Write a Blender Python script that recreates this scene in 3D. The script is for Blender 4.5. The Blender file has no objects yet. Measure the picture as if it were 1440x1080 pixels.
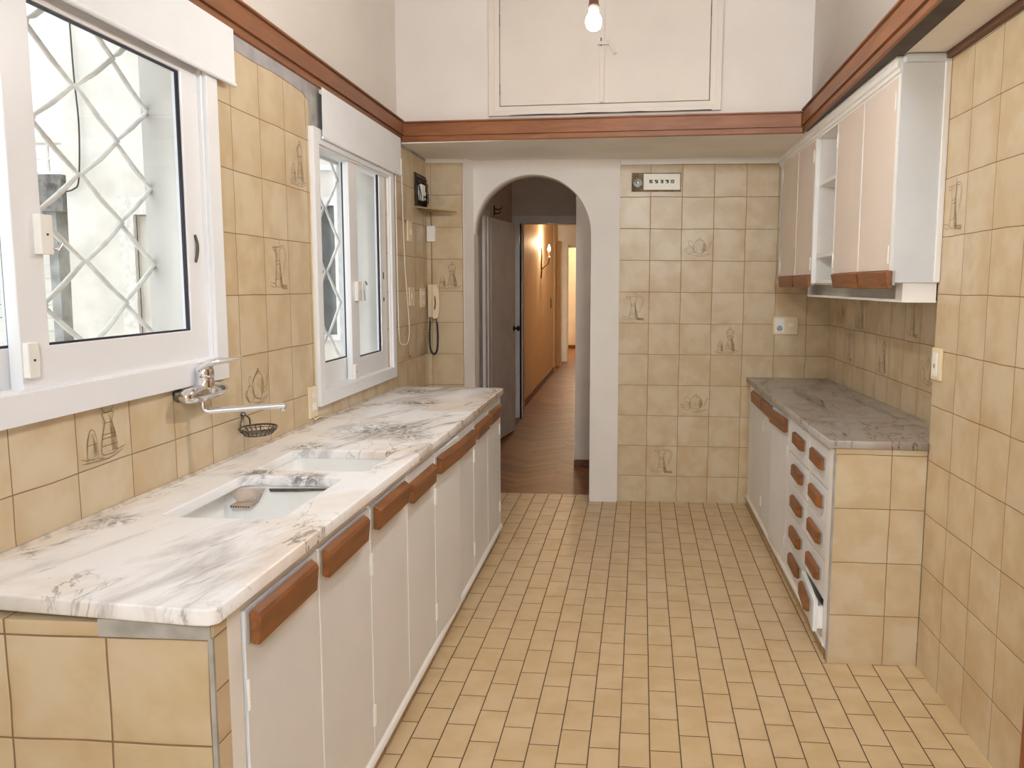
import bpy, bmesh, math, random
from mathutils import Vector, Matrix
random.seed(7)
S = bpy.context.scene
C = S.collection
PI = math.pi

# ------------------------------------------------------------------ camera
F, YAW, PITCH, ROLL, H, CX, CY = 1116.53, -0.0613, 0.1130, 0.0067, 1.4177, 90.76, -13.09
fw = Vector((math.sin(YAW)*math.cos(PITCH), math.cos(YAW)*math.cos(PITCH), -math.sin(PITCH)))
rt = Vector((math.cos(YAW), -math.sin(YAW), 0)); up = rt.cross(fw)
r2 = rt*math.cos(ROLL)+up*math.sin(ROLL); u2 = -rt*math.sin(ROLL)+up*math.cos(ROLL)
cd = bpy.data.cameras.new('camera'); cam = bpy.data.objects.new('camera', cd); C.objects.link(cam)
M = Matrix((r2, u2, -fw)).transposed().to_4x4(); M.translation = Vector((0, 0, H)); cam.matrix_world = M
cd.sensor_width = 36; cd.lens = F/1440*36; cd.shift_x = -CX/1440; cd.shift_y = CY/1440
cd.clip_start = .02; cd.clip_end = 100
S.camera = cam

# ------------------------------------------------------------------ light and exposure
S.view_settings.view_transform = 'Standard'; S.view_settings.look = 'None'
S.view_settings.gamma = 1; S.view_settings.use_curve_mapping = False
S.view_settings.exposure = 0.7
W = bpy.data.worlds.new('world'); S.world = W; W.use_nodes = True
bg = W.node_tree.nodes['Background']; bg.inputs[0].default_value = (0.92, 0.96, 1.0, 1); bg.inputs[1].default_value = 1.22
S.cycles.max_bounces = 10; S.cycles.diffuse_bounces = 6; S.cycles.glossy_bounces = 4
S.cycles.transparent_max_bounces = 12; S.cycles.sample_clamp_indirect = 4

def portal(loc, rot, sx, sy):
    l = bpy.data.lights.new('window_portal', 'AREA'); l.shape = 'RECTANGLE'; l.size = sx; l.size_y = sy
    l.cycles.is_portal = True
    o = bpy.data.objects.new('window_portal', l); C.objects.link(o); o.location = loc; o.rotation_euler = rot
portal((-1.50, 1.62, 1.63), (0, -PI/2, 0), 1.0, 1.55)
portal((-1.50, 3.70, 1.50), (0, -PI/2, 0), 1.2, 1.05)
portal((0.0, -4.32, 1.3), (PI/2, 0, 0), 2.0, 2.5)  # sampling portal for the added rear opening

def lamp(name, loc, power, color, radius=.05):
    l = bpy.data.lights.new(name, 'POINT'); l.energy = power; l.color = color; l.shadow_soft_size = radius
    o = bpy.data.objects.new(name, l); C.objects.link(o); o.location = loc
    return o
lamp('bulb_light', (-0.111, 2.55, 2.222), 88, (1, .965, .91), .030)
lamp('rear_fill_light', (0.55, -1.7, 2.62), 1700, (.80, .91, 1.0), .16)  # unseen fill source added behind the camera to brighten the room
lamp('sconce_light', (-1.05, 10.9, 1.93), 13, (1, .68, .40), .015)
lamp('far_room_light', (-0.9, 16.6, 2.3), 40, (1, .80, .58), .10)

# ------------------------------------------------------------------ material helpers
def srgb(h):
    if isinstance(h, str):
        h = [int(h[i:i+2], 16)/255 for i in (0, 2, 4)]
    return tuple((c/12.92 if c <= .04045 else ((c+.055)/1.055)**2.4) for c in h)+(1,)
class NT:
    def __init__(s, name):
        s.m = bpy.data.materials.new(name); s.m.use_nodes = True; s.t = s.m.node_tree
        s.b = s.t.nodes['Principled BSDF']; s.out = s.t.nodes['Material Output']
    def n(s, typ, **kw):
        nd = s.t.nodes.new(typ)
        for k, v in kw.items(): setattr(nd, k, v)
        return nd
    def put(s, sock, v):
        if hasattr(v, 'is_output') or isinstance(v, bpy.types.NodeSocket): s.t.links.new(v, sock)
        else: sock.default_value = v
    def math(s, op, a, b=None, c=None, clamp=False):
        nd = s.n('ShaderNodeMath', operation=op); nd.use_clamp = clamp
        s.put(nd.inputs[0], a)
        if b is not None: s.put(nd.inputs[1], b)
        if c is not None: s.put(nd.inputs[2], c)
        return nd.outputs[0]
    def mix(s, f, a, b, mode='MIX'):
        nd = s.n('ShaderNodeMix', data_type='RGBA', blend_type=mode)
        s.put(nd.inputs[0], f); s.put(nd.inputs[6], a); s.put(nd.inputs[7], b)
        return nd.outputs[2]
    def ramp(s, f, pts):
        nd = s.n('ShaderNodeValToRGB'); s.put(nd.inputs[0], f)
        e = nd.color_ramp.elements
        while len(e) < len(pts): e.new(.5)
        for el, (p, c) in zip(e, pts):
            el.position = p; el.color = c if len(c) == 4 else tuple(c)+(1,)
        return nd.outputs[0]
    def smooth(s, v, a, b):
        nd = s.n('ShaderNodeMapRange', interpolation_type='SMOOTHSTEP'); s.put(nd.inputs[0], v)
        nd.inputs[1].default_value = a; nd.inputs[2].default_value = b
        return nd.outputs[0]
    def pos(s): return s.n('ShaderNodeNewGeometry').outputs['Position']
    def noise(s, vec, scale, detail=3, rough=.5, dist=0):
        nd = s.n('ShaderNodeTexNoise'); s.put(nd.inputs['Vector'], vec); nd.inputs['Scale'].default_value = scale
        nd.inputs['Detail'].default_value = detail; nd.inputs['Roughness'].default_value = rough; nd.inputs['Distortion'].default_value = dist
        return nd.outputs[0]
    def mapping(s, vec, rot=(0,0,0), scale=(1,1,1), loc=(0,0,0)):
        nd = s.n('ShaderNodeMapping'); s.put(nd.inputs[0], vec)
        nd.inputs[1].default_value = loc; nd.inputs[2].default_value = rot; nd.inputs[3].default_value = scale
        return nd.outputs[0]
    def bump(s, h, strength=.3, dist=.002):
        nd = s.n('ShaderNodeBump'); nd.inputs['Strength'].default_value = strength; nd.inputs['Distance'].default_value = dist
        s.put(nd.inputs['Height'], h); s.t.links.new(nd.outputs[0], s.b.inputs['Normal'])
    def fin(s, col, rough=.5, metal=0, spec=.5):
        s.put(s.b.inputs['Base Color'], col); s.put(s.b.inputs['Roughness'], rough); s.b.inputs['Metallic'].default_value = metal
        s.b.inputs['Specular IOR Level'].default_value = spec
        return s.m

def plain(name, col, rough=.5, metal=0, var=.06, scale=5, bump=0.0, spec=.5):
    t = NT(name); c = srgb(col) if isinstance(col, str) else col
    nz = t.noise(t.pos(), scale, 4)
    d = tuple(x*(1-var*2.2) for x in c[:3])+(1,)
    out = t.mix(t.smooth(nz, .35, .75), c, d)
    if bump: t.bump(t.noise(t.pos(), scale*6, 3), bump, .003)
    return t.fin(out, rough, metal, spec)

def tile_mat(name, ua, va, u0, v0, su, sv, c1, c2, cedge, grout, gw=.012, stag=0, rot=0, rough=.28, edge=.55, wave=.0025):
    t = NT(name); p = t.pos()
    if rot: p = t.mapping(p, rot=(0, 0, rot))
    sep = t.n('ShaderNodeSeparateXYZ'); t.t.links.new(p, sep.inputs[0])
    wob = t.math('MULTIPLY', t.math('SUBTRACT', t.noise(p, 4.0, 2), .5), wave*4)
    u = t.math('DIVIDE', t.math('SUBTRACT', t.math('ADD', sep.outputs[ua], wob), u0), su)
    v = t.math('DIVIDE', t.math('SUBTRACT', t.math('ADD', sep.outputs[va], wob), v0), sv)
    fu = t.math('FLOOR', u)
    if stag:
        v = t.math('ADD', v, t.math('MULTIPLY', t.math('MODULO', t.math('ADD', fu, 400), 2), .5))
    fv = t.math('FLOOR', v)
    fru = t.math('SUBTRACT', u, fu); frv = t.math('SUBTRACT', v, fv)
    du = t.math('MULTIPLY', t.math('MINIMUM', fru, t.math('SUBTRACT', 1, fru)), su)
    dv = t.math('MULTIPLY', t.math('MINIMUM', frv, t.math('SUBTRACT', 1, frv)), sv)
    d = t.math('MINIMUM', du, dv)
    cmb = t.n('ShaderNodeCombineXYZ'); t.t.links.new(fu, cmb.inputs[0]); t.t.links.new(fv, cmb.inputs[1])
    wn = t.n('ShaderNodeTexWhiteNoise', noise_dimensions='3D'); t.t.links.new(cmb.outputs[0], wn.inputs[0])
    rnd = wn.outputs[0]
    # per tile shifted cloud noise
    sh = t.n('ShaderNodeVectorMath', operation='MULTIPLY_ADD'); t.t.links.new(cmb.outputs[0], sh.inputs[0])
    sh.inputs[1].default_value = (3.1, 5.7, 2.2); t.t.links.new(p, sh.inputs[2])
    cloud = t.noise(sh.outputs[0], 7, 4, .55)
    col = t.mix(t.smooth(cloud, .38, .66), c1, c2)
    col = t.mix(t.math('MULTIPLY', rnd, .35), col, c2)
    e = t.math('MULTIPLY', t.math('SUBTRACT', 1, t.smooth(d, 0, min(su, sv)*.30)), t.smooth(t.noise(sh.outputs[0], 5, 2), .42, .72))
    col = t.mix(t.math('MULTIPLY', e, edge), col, cedge)
    gm = t.math('SUBTRACT', 1, t.smooth(d, gw*.5*.55, gw*.5*1.1))
    gn = t.mix(t.noise(p, 30, 3), grout, tuple(x*.45 for x in grout[:3])+(1,))
    full = t.mix(gm, col, gn)
    rr = t.math('ADD', t.math('MULTIPLY', gm, .5), t.math('ADD', rough, t.math('MULTIPLY', cloud, .12)))
    hgt = t.math('ADD', t.smooth(d, 0, gw*1.3), t.math('MULTIPLY', t.noise(p, 18, 2), .25))
    t.bump(hgt, .35, .0022)
    return t.fin(full, rr)

# wall tiles
T1, T2, TE, TG = srgb('D3C3A6'), srgb('C6B08C'), srgb('B49062'), srgb('8E7050')
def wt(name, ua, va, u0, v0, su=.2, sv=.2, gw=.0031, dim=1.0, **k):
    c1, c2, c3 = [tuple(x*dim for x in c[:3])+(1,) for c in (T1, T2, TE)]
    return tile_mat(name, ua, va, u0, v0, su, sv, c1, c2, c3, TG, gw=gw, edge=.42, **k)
M_tileL = wt('wall_tile_left', 1, 2, .5314, .175)
M_tileB = wt('wall_tile_back', 0, 2, -1.853, .172)
M_tileBL = wt('wall_tile_back_left', 0, 2, -1.235, .172)
M_tileR = wt('wall_tile_right', 1, 2, .719, .192)
M_tileR2 = wt('wall_tile_recess', 1, 2, .965, .172)
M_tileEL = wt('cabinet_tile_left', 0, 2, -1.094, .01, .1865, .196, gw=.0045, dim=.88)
M_under = plain('shadow_gap_grey', '5E5856', .9, var=.15, scale=10)  # dark grey stands in for the shadow gap under the right-hand rail
M_tileER = wt('cabinet_tile_right', 0, 2, .775, -.014, .205, .2045)
M_tileSL = wt('cabinet_tile_side', 1, 2, 1.20, .01, .2, .0985)
M_kick = tile_mat('skirting_tile', 1, 2, .03, -.05, .2, .3, srgb('B39A70'), srgb('A2875C'), srgb('8A6A40'), srgb('5A4630'), gw=.004)
M_floor = tile_mat('floor_tile', 0, 1, .0465-.093*3, .037, .0935, .181, srgb('D2BB97'), srgb('C7AC83'), srgb('BA9666'), srgb('5E4A36'),
                   gw=.0045, stag=1, rot=.019, rough=.33, edge=.35, wave=.0008)
# plaster, paint
M_white = plain('white_plaster', 'EFEAE4', .8, var=.03, scale=3, bump=.15)
M_upper = plain('upper_wall_paint', 'E8E2DC', .75, var=.03, scale=2, bump=.06)
M_soffit = plain('soffit_paint', 'F4F1EC', .8, var=.04, scale=3, bump=.1)
M_gray = plain('bare_cement', 'ACA8A2', .9, var=.15, scale=14, bump=.2)
M_hallw = plain('hall_paint', 'E2D6CA', .8, var=.04)
M_corr = plain('corridor_paint', 'E6D4B8', .6, var=.04)
M_doorp = plain('cream_door_paint', 'E9EAEC', .42, var=.025, scale=4)
M_doorup = plain('pinkish_door_paint', 'E4D6CA', .42, var=.025, scale=4)
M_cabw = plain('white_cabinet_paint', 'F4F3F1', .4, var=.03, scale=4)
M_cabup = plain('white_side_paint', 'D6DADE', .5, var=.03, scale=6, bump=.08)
M_cup = plain('cupboard_paint', 'E2D9D0', .5, var=.03, scale=3)
M_alu = plain('white_aluminium', 'EFF0F3', .28, var=.01)
M_gask = plain('rubber_gasket', '2A2833', .5)
M_blind = plain('blind_fabric', 'ECEEF2', .85, var=.015, scale=8)
M_cream = plain('cream_plastic', 'EAD9B8', .35, var=.03)
M_ivory = plain('ivory_plastic', 'EDE6D4', .35, var=.02)
M_whitep = plain('white_plastic', 'F2F0EA', .3, var=.02)
M_black = plain('black_rubber', '161412', .45)
M_dark = plain('dark_void', '1C1410', .8, var=.2)
M_steel = plain('dull_aluminium', 'B9B9B6', .35, metal=.8, var=.1, scale=20)
M_darkm = plain('dark_metal', '4A4640', .4, metal=.7)
M_ceram = plain('sink_ceramic', 'F6F6F4', .22, var=.03, scale=9)
M_chrome = NT('chrome').fin((.78, .78, .80, 1), .10, 1)
M_bakel = plain('brown_bakelite', '6A4434', .35)
M_ext = plain('outdoor_render', 'ECE7DE', .9, var=.10, scale=2.6, bump=.5)
M_ext2 = plain('outdoor_reveal', 'E8E4DC', .9, var=.07, scale=2.5, bump=.4)
M_extg = plain('outdoor_grey', 'B0B0AC', .9, var=.2, scale=6, bump=.4)
M_extd = plain('outdoor_dark_glass', '5F6664', .15, var=.2, scale=8)
M_grille = plain('grille_paint', 'EAE7E0', .45, var=.10, scale=20)
def wood(name, c1, c2, rot=(0,0,0), sc=(3, 40, 40), rough=.45, axis=None):
    t = NT(name); p = t.mapping(t.pos(), rot=rot, scale=sc)
    n1 = t.noise(p, 1.0, 5, .6, .6); n2 = t.noise(t.pos(), 4, 3)
    col = t.ramp(n1, [(.3, srgb(c2)), (.7, srgb(c1))])
    col = t.mix(t.math('MULTIPLY', t.smooth(n2, .5, .8), .35), col, srgb(c2))
    t.bump(n1, .15, .001)
    return t.fin(col, rough)
M_handle = wood('handle_wood', '975D30', '684020', sc=(40, 5, 40))
M_mouldY = wood('moulding_wood_side', '94603C', '74472B', sc=(30, 3, 30))
M_mouldX = wood('moulding_wood_back', '9C643C', '7C4A2A', sc=(3, 30, 30))
M_strip = wood('strip_wood', '6E4630', '54321F', sc=(30, 3, 30))
M_skirt = wood('skirting_wood', '7E5232', '5C3820', sc=(10, 3, 30))

def marble(name, base, warm, vein, dark, ang, blot=None, k=1.0, wlo=.44):
    """streaks run along local y, turned by ang"""
    t = NT(name); p = t.pos()
    r = t.mapping(p, rot=(0, 0, ang))
    st = t.mapping(r, scale=(7.0, 1.5, 3.0)); fine = t.mapping(r, scale=(20, 3.0, 6.0))
    nS = t.noise(st, 1.0, 7, .62, .7); nF = t.noise(fine, 1.0, 8, .68, 1.1)
    big = t.noise(p, 2.1, 5, .55, .5)
    col = t.mix(t.smooth(big, wlo, .62), base, warm)
    col = t.mix(t.math('MULTIPLY', t.smooth(nS, .50, .74), .55*k, clamp=True), col, vein)
    m2 = t.math('MULTIPLY', t.smooth(nF, .56, .72), t.smooth(nS, .44, .62))
    col = t.mix(t.math('MULTIPLY', m2, .75*k, clamp=True), col, dark)
    rid = t.math('SUBTRACT', 1, t.smooth(t.math('ABSOLUTE', t.math('SUBTRACT', t.noise(t.mapping(r, scale=(3.2, 1.6, 1)), 1.3, 8, .6, 1.2), .5)), 0, .012))
    col = t.mix(t.math('MULTIPLY', t.math('MULTIPLY', rid, t.smooth(big, .42, .58)), .55*k, clamp=True), col, dark)
    if blot:
        for (bx, by, br) in blot:
            vd = t.n('ShaderNodeVectorMath', operation='DISTANCE'); t.t.links.new(p, vd.inputs[0]); vd.inputs[1].default_value = (bx, by, .85)
            m = t.math('MULTIPLY', t.math('SUBTRACT', 1, t.smooth(vd.outputs['Value'], br*.15, br)), t.smooth(t.noise(t.mapping(p, scale=(1.6, 1, 1)), 10, 8, .72, 2.6), .40, .60))
            col = t.mix(t.math('MULTIPLY', m, .85), col, dark)
    return t.fin(col, .27)
M_marL = marble('white_marble', srgb('F8F8FA'), srgb('EADFD4'), srgb('9A9290'), srgb('484240'), .30, [(-.95, 3.02, .25), (-.80, 2.88, .15), (-.99, 3.75, .14), (-1.1, 2.66, .11), (-1.12, 4.15, .15), (-1.09, 2.245, .09), (-.93, 2.21, .10), (-1.2, 1.75, .08)], 1.35)
M_marR = marble('grey_marble', srgb('ABA59F'), srgb('A3978C'), srgb('79736F'), srgb('3E3A38'), .12, None, 1.6)

# parquet in a chevron
def parquet():
    t = NT('chevron_parquet'); sep = t.n('ShaderNodeSeparateXYZ'); t.t.links.new(t.pos(), sep.inputs[0])
    w = .26
    x = t.math('DIVIDE', sep.outputs[0], w); pp = t.math('PINGPONG', x, 1.0)
    v = t.math('DIVIDE', t.math('ADD', sep.outputs[1], t.math('MULTIPLY', pp, w*.75)), .075)
    fv = t.math('FLOOR', v); fx = t.math('FLOOR', x)
    cmb = t.n('ShaderNodeCombineXYZ'); t.t.links.new(fx, cmb.inputs[0]); t.t.links.new(fv, cmb.inputs[1])
    wn = t.n('ShaderNodeTexWhiteNoise', noise_dimensions='3D'); t.t.links.new(cmb.outputs[0], wn.inputs[0])
    col = t.ramp(wn.outputs[0], [(0, srgb('70431F')), (.5, srgb('8A5428')), (1, srgb('A06834'))])
    fr = t.math('SUBTRACT', v, fv); d = t.math('MINIMUM', fr, t.math('SUBTRACT', 1, fr))
    col = t.mix(t.math('MULTIPLY', t.math('SUBTRACT', 1, t.smooth(d, 0, .08)), .6), col, srgb('3E2614'))
    col = t.mix(t.math('MULTIPLY', t.noise(t.pos(), 3, 3), .3), col, srgb('5A3418'))
    return t.fin(col, .42, 0, .35)
M_parq = parquet()

def glass():
    t = NT('window_glass'); t.t.nodes.remove(t.b)
    tr = t.n('ShaderNodeBsdfTransparent'); tr.inputs[0].default_value = (.96, .97, .97, 1)
    gl = t.n('ShaderNodeBsdfGlossy'); gl.inputs['Roughness'].default_value = .02
    lw = t.n('ShaderNodeLayerWeight'); lw.inputs[0].default_value = .5
    f = t.math('ADD', .03, t.math('MULTIPLY', t.math('POWER', lw.outputs['Facing'], 4.0), .35))
    mx = t.n('ShaderNodeMixShader'); t.t.links.new(f, mx.inputs[0])
    t.t.links.new(tr.outputs[0], mx.inputs[1]); t.t.links.new(gl.outputs[0], mx.inputs[2]); t.t.links.new(mx.outputs[0], t.out.inputs[0])
    return t.m
M_glass = glass()
def emit(name, col, s):
    t = NT(name); t.t.nodes.remove(t.b); e = t.n('ShaderNodeEmission'); e.inputs[0].default_value = col; e.inputs[1].default_value = s
    t.t.links.new(e.outputs[0], t.out.inputs[0]); return t.m
M_bulb = emit('lit_bulb', (1, .93, .80, 1), 22)
M_flame = emit('lit_candle_bulb', (1, .80, .5, 1), 14)

# ------------------------------------------------------------------ geometry helpers
ORG = {}
WARP = {}
def obj(name, bm, mat, parent=None, bevel=0, smooth=False, **props):
    if isinstance(bm, bpy.types.Mesh): me = bm
    else:
        bmesh.ops.recalc_face_normals(bm, faces=bm.faces)
        me = bpy.data.meshes.new(name); bm.to_mesh(me); bm.free()
    o = bpy.data.objects.new(name, me); C.objects.link(o)
    for m in (mat if isinstance(mat, (list, tuple)) else [mat]): me.materials.append(m)
    org = Vector((0, 0, 0))
    if parent is not None:
        o.parent = parent; org = ORG.get(parent.name, org); wf = WARP.get(parent.name)
        ORG[o.name] = org
        if wf: WARP[o.name] = wf
        if wf:
            for v in me.vertices: v.co = wf(*v.co)
        if org.length:
            for v in me.vertices: v.co -= org
    if smooth:
        for p in me.polygons: p.use_smooth = True
    if bevel:
        b = o.modifiers.new('bevel', 'BEVEL'); b.width = bevel; b.segments = 2; b.limit_method = 'ANGLE'; b.angle_limit = .7
    for k, v in props.items(): o[k] = v
    return o
def setorg(o, p):
    """move a mesh object's origin to p without moving its shape"""
    p = Vector(p)
    for v in o.data.vertices: v.co -= p
    o.location = p; return o
def thing(name, label, cat, loc=(0,0,0), group=None, warp=None):
    o = bpy.data.objects.new(name, None); C.objects.link(o); o.location = loc; o.empty_display_size = .05
    o['label'] = label; o['category'] = cat
    if group: o['group'] = group
    ORG[o.name] = Vector(loc)
    if warp: WARP[o.name] = warp
    return o
def struct(name, bm, mat, parent=None, **k):
    o = obj(name, bm, mat, parent, **k)
    if parent is None: o['kind'] = 'structure'
    return o
def structroot(name):
    o = bpy.data.objects.new(name, None); C.objects.link(o); o['kind'] = 'structure'; ORG[o.name] = Vector((0, 0, 0)); return o
def box(bm, x0, x1, y0, y1, z0, z1, mi=0):
    if bm is None: bm = bmesh.new()
    vs = [bm.verts.new((x, y, z)) for x in (x0, x1) for y in (y0, y1) for z in (z0, z1)]
    for f in ((0,1,3,2), (4,6,7,5), (0,4,5,1), (2,3,7,6), (0,2,6,4), (1,5,7,3)):
        fc = bm.faces.new([vs[i] for i in f]); fc.material_index = mi
    return bm
def B(*a): return box(None, *a)
def prism(bm, pts, fn, a0, a1, mi=0):
    """pts: 2-D profile; fn(p, a) -> xyz"""
    if bm is None: bm = bmesh.new()
    A = [bm.verts.new(fn(p, a0)) for p in pts]; Bv = [bm.verts.new(fn(p, a1)) for p in pts]
    n = len(pts)
    f = bm.faces.new(A); f.material_index = mi; f = bm.faces.new(Bv[::-1]); f.material_index = mi
    for i in range(n):
        f = bm.faces.new((A[i], Bv[i], Bv[(i+1) % n], A[(i+1) % n])); f.material_index = mi
    return bm
def tube(bm, pts, r, n=10, closed=False, taper=None):
    if bm is None: bm = bmesh.new()
    pts = [Vector(p) for p in pts]; rings = []
    N = len(pts)
    ref = None
    for i, p in enumerate(pts):
        if closed: d = pts[(i+1) % N]-pts[i-1]
        else: d = pts[min(i+1, N-1)]-pts[max(i-1, 0)]
        d.normalize()
        if ref is None: ref = Vector((0, 0, 1)) if abs(d.z) < .9 else Vector((1, 0, 0))
        a = (ref-d*ref.dot(d)).normalized(); b = d.cross(a); ref = a
        rr = r if taper is None else r*taper[i]
        rings.append([bm.verts.new(p+a*math.cos(2*PI*k/n)*rr+b*math.sin(2*PI*k/n)*rr) for k in range(n)])
    for i in range(N if closed else N-1):
        A, Bq = rings[i], rings[(i+1) % N]
        for k in range(n): bm.faces.new((A[k], A[(k+1) % n], Bq[(k+1) % n], Bq[k]))
    if not closed:
        bm.faces.new(rings[0][::-1]); bm.faces.new(rings[-1])
    return bm
def lathe(bm, prof, c, axis='z', n=24):
    """prof: (radius, height) list"""
    if bm is None: bm = bmesh.new()
    rings = []
    for r, h in prof:
        ring = []
        for k in range(n):
            a = 2*PI*k/n; x, y = r*math.cos(a), r*math.sin(a)
            v = {'z': (x, y, h), 'y': (x, h, y), 'x': (h, x, y)}[axis]
            ring.append(bm.verts.new((c[0]+v[0], c[1]+v[1], c[2]+v[2])))
        rings.append(ring)
    for A, Bq in zip(rings, rings[1:]):
        for k in range(n): bm.faces.new((A[k], A[(k+1) % n], Bq[(k+1) % n], Bq[k]))
    bm.faces.new(rings[0]); bm.faces.new(rings[-1])
    return bm
def smoothpath(pts, k=6):
    P = [Vector(p) for p in pts]; out = []
    for i in range(len(P)-1):
        p0, p1, p2, p3 = P[max(i-1, 0)], P[i], P[i+1], P[min(i+2, len(P)-1)]
        for j in range(k):
            t = j/k
            out.append(.5*((2*p1)+(-p0+p2)*t+(2*p0-5*p1+4*p2-p3)*t*t+(-p0+3*p1-3*p2+p3)*t**3))
    return out+[P[-1]]
def plate(outer, holes, fn, depth, bevel=0):
    """flat plate with holes: polygons in 2-D, thickness depth; fn maps (u, v, w) to xyz"""
    cu = bpy.data.curves.new('plate', 'CURVE'); cu.dimensions = '2D'; cu.fill_mode = 'BOTH'
    cu.extrude = depth/2-bevel; cu.bevel_depth = bevel; cu.bevel_resolution = 2; cu.offset = -bevel
    for poly in [outer]+list(holes):
        sp = cu.splines.new('POLY'); sp.points.add(len(poly)-1); sp.use_cyclic_u = True
        for q, (x, y) in zip(sp.points, poly): q.co = (x, y, 0, 1)
    o = bpy.data.objects.new('plate', cu); C.objects.link(o)
    dg = bpy.context.evaluated_depsgraph_get(); dg.update()
    me = bpy.data.meshes.new_from_object(o.evaluated_get(dg))
    bpy.data.objects.remove(o); bpy.data.curves.remove(cu)
    me.materials.clear()
    for v in me.vertices: v.co = fn(v.co.x, v.co.y, v.co.z+depth/2)
    bm = bmesh.new(); bm.from_mesh(me); bpy.data.meshes.remove(me)
    bmesh.ops.remove_doubles(bm, verts=bm.verts, dist=1e-6)
    return bm
def rect(x0, y0, x1, y1): return [(x0, y0), (x1, y0), (x1, y1), (x0, y1)]
def rrect(x0, y0, x1, y1, r=.02, n=4):
    out = []
    for cx, cy, a0 in ((x1-r, y0+r, -PI/2), (x1-r, y1-r, 0), (x0+r, y1-r, PI/2), (x0+r, y0+r, PI)):
        for k in range(n+1):
            a = a0+PI/2*k/n; out.append((cx+r*math.cos(a), cy+r*math.sin(a)))
    return out
def bynormal(bm, axis, mi):
    bmesh.ops.recalc_face_normals(bm, faces=bm.faces)
    for f in bm.faces:
        f.normal_update()
        if abs(f.normal[axis]) < .7: f.material_index = mi
    return bm

XL, XR, XR2 = -1.2635, 1.107, 1.29
XO = -1.47                      # outside face of the left wall
YBL, YBR, YA, YA2 = 5.02, 5.135, 5.10, 5.26
def xm(y): return .898-.0229*(4.25-y)     # face of the right hand rail, a little skewed
def zs(x): return 2.205+.010*x  # the low ceiling is a little out of level

# ------------------------------------------------------------------ shell
struct('floor', B(-1.5, 1.5, -4.3, 5.262, -.08, 0), M_floor)
o = struct('floor', B(-1.6, 1.2, 5.262, 22, -.08, -.001), M_parq)
# left wall with two window openings
bm = plate(rect(-4.3, 0, YBL+.12, 2.175), [rect(.88, 1.16, 2.385, 2.10), rect(3.19, .95, 4.15, 2.03)], lambda u, v, w: (XO+w, u, v), XL-XO)
struct('wall_left', bynormal(bm, 0, 1), [M_tileL, M_ext2])
wl = bpy.data.objects['wall_left']
bm = B(XO, XL, -4.3, YBL+.12, 2.175, 2.30)
struct('wall_left', bm, M_gray)
struct('wall_left', B(-1.42, -1.295, -4.3, 4.7, 2.285, 3.2), M_upper)
# cement patches round the far window and above the tiles
bm = box(None, XL-.001, XL+.004, 3.165, 4.30, 2.012, 2.2035)
prism(bm, [(3.155, 1.84), (3.195, 1.84), (3.205, 2.18), (3.165, 2.18)], lambda p, a: (XL+a, p[0], p[1]), -.001, .0035)
obj('cement_patch', bm, M_gray, wl)
bm = bmesh.new()
ys_ = [2.2, 2.5, 2.7, 2.85, 3.0, 3.1, 3.17]; zz = [2.158, 2.160, 2.154, 2.160, 2.155, 2.150, 2.13]
prism(bm, [(y, z) for y, z in zip(ys_, zz)]+[(3.17, 2.2035), (2.2, 2.2035)], lambda p, a: (XL+a, p[0], p[1]), -.001, .003)
obj('cement_patch', bm, plain('grey_filler', 'ABA7A8', .9, var=.10, scale=12, bump=.15), wl)
# back wall, left piece
bm = B(XL-.02, -1.03, YBL, YBL+.12, 0, 2.172)
wb1 = struct('wall_back', bm, M_tileBL)
struct('trim_1', B(XL, -1.028, YBL-.004, YBL+.1, 2.168, zs(-1.2)), M_white)
struct('trim_2', B(-1.2455, -1.2375, YBL-.006, YBL, .84, 2.165), M_tileBL)
# return and arch wall
bm = bmesh.new()
prism(bm, [(-1.031, YBL-.002), (-1.022, YBL-.006), (-.978, YA+.001), (-.978, YA2), (-1.031, YA2)], lambda p, a: (p[0], p[1], a), 0, zs(-1))
struct('wall_arch', bm, M_white)
arch = [(-.979, 0), (-.979, zs(-1)), (-.046, zs(-.05)), (-.042, 0), (-.225, 0)]
cxa, ra, spr = -.602, .376, 1.735
arch += [(cxa+ra*math.cos(a), spr+ra*math.sin(a)) for a in [PI*k/32 for k in range(33)]]
arch += [(-.978, 0)]
arch = arch[:-1]
struct('wall_arch', plate(arch, [], lambda u, v, w: (u, YA+w, v), YA2-YA), M_white)
# back wall, right piece
wb2 = struct('wall_back', B(-.06, XR2+.1, YBR, YBR+.12, 0, 2.178), M_tileB)
bm = bmesh.new()
prism(bm, [(-.045, 2.170), (1.0, 2.180), (1.0, zs(1.0)), (-.045, zs(0))], lambda p, a: (p[0], a, p[1]), YBR-.006, YBR+.1)
struct('trim_3', bm, M_cabw, bevel=.001)
# right walls
wr2 = struct('wall_right', B(XR2, XR2+.12, 2.90, YBR+.12, 0, 2.3), M_tileR2)
wr = struct('wall_right', B(XR, XR+.17, -4.3, 2.915, 0, 2.26), [M_tileR])
struct('wall_right', plate([(xm(4.45)+.042, 4.45), (xm(-4.3)+.042, -4.3), (xm(-4.3)+.13, -4.3), (xm(4.45)+.13, 4.45)], [], lambda u, v, w: (u, v, 2.23+w), .97), M_upper)
bm = B(XR-.022, XR+.01, -4.3, 2.975, 2.196, 2.229)
struct('trim_4', bm, M_strip, bevel=.003)
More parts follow.
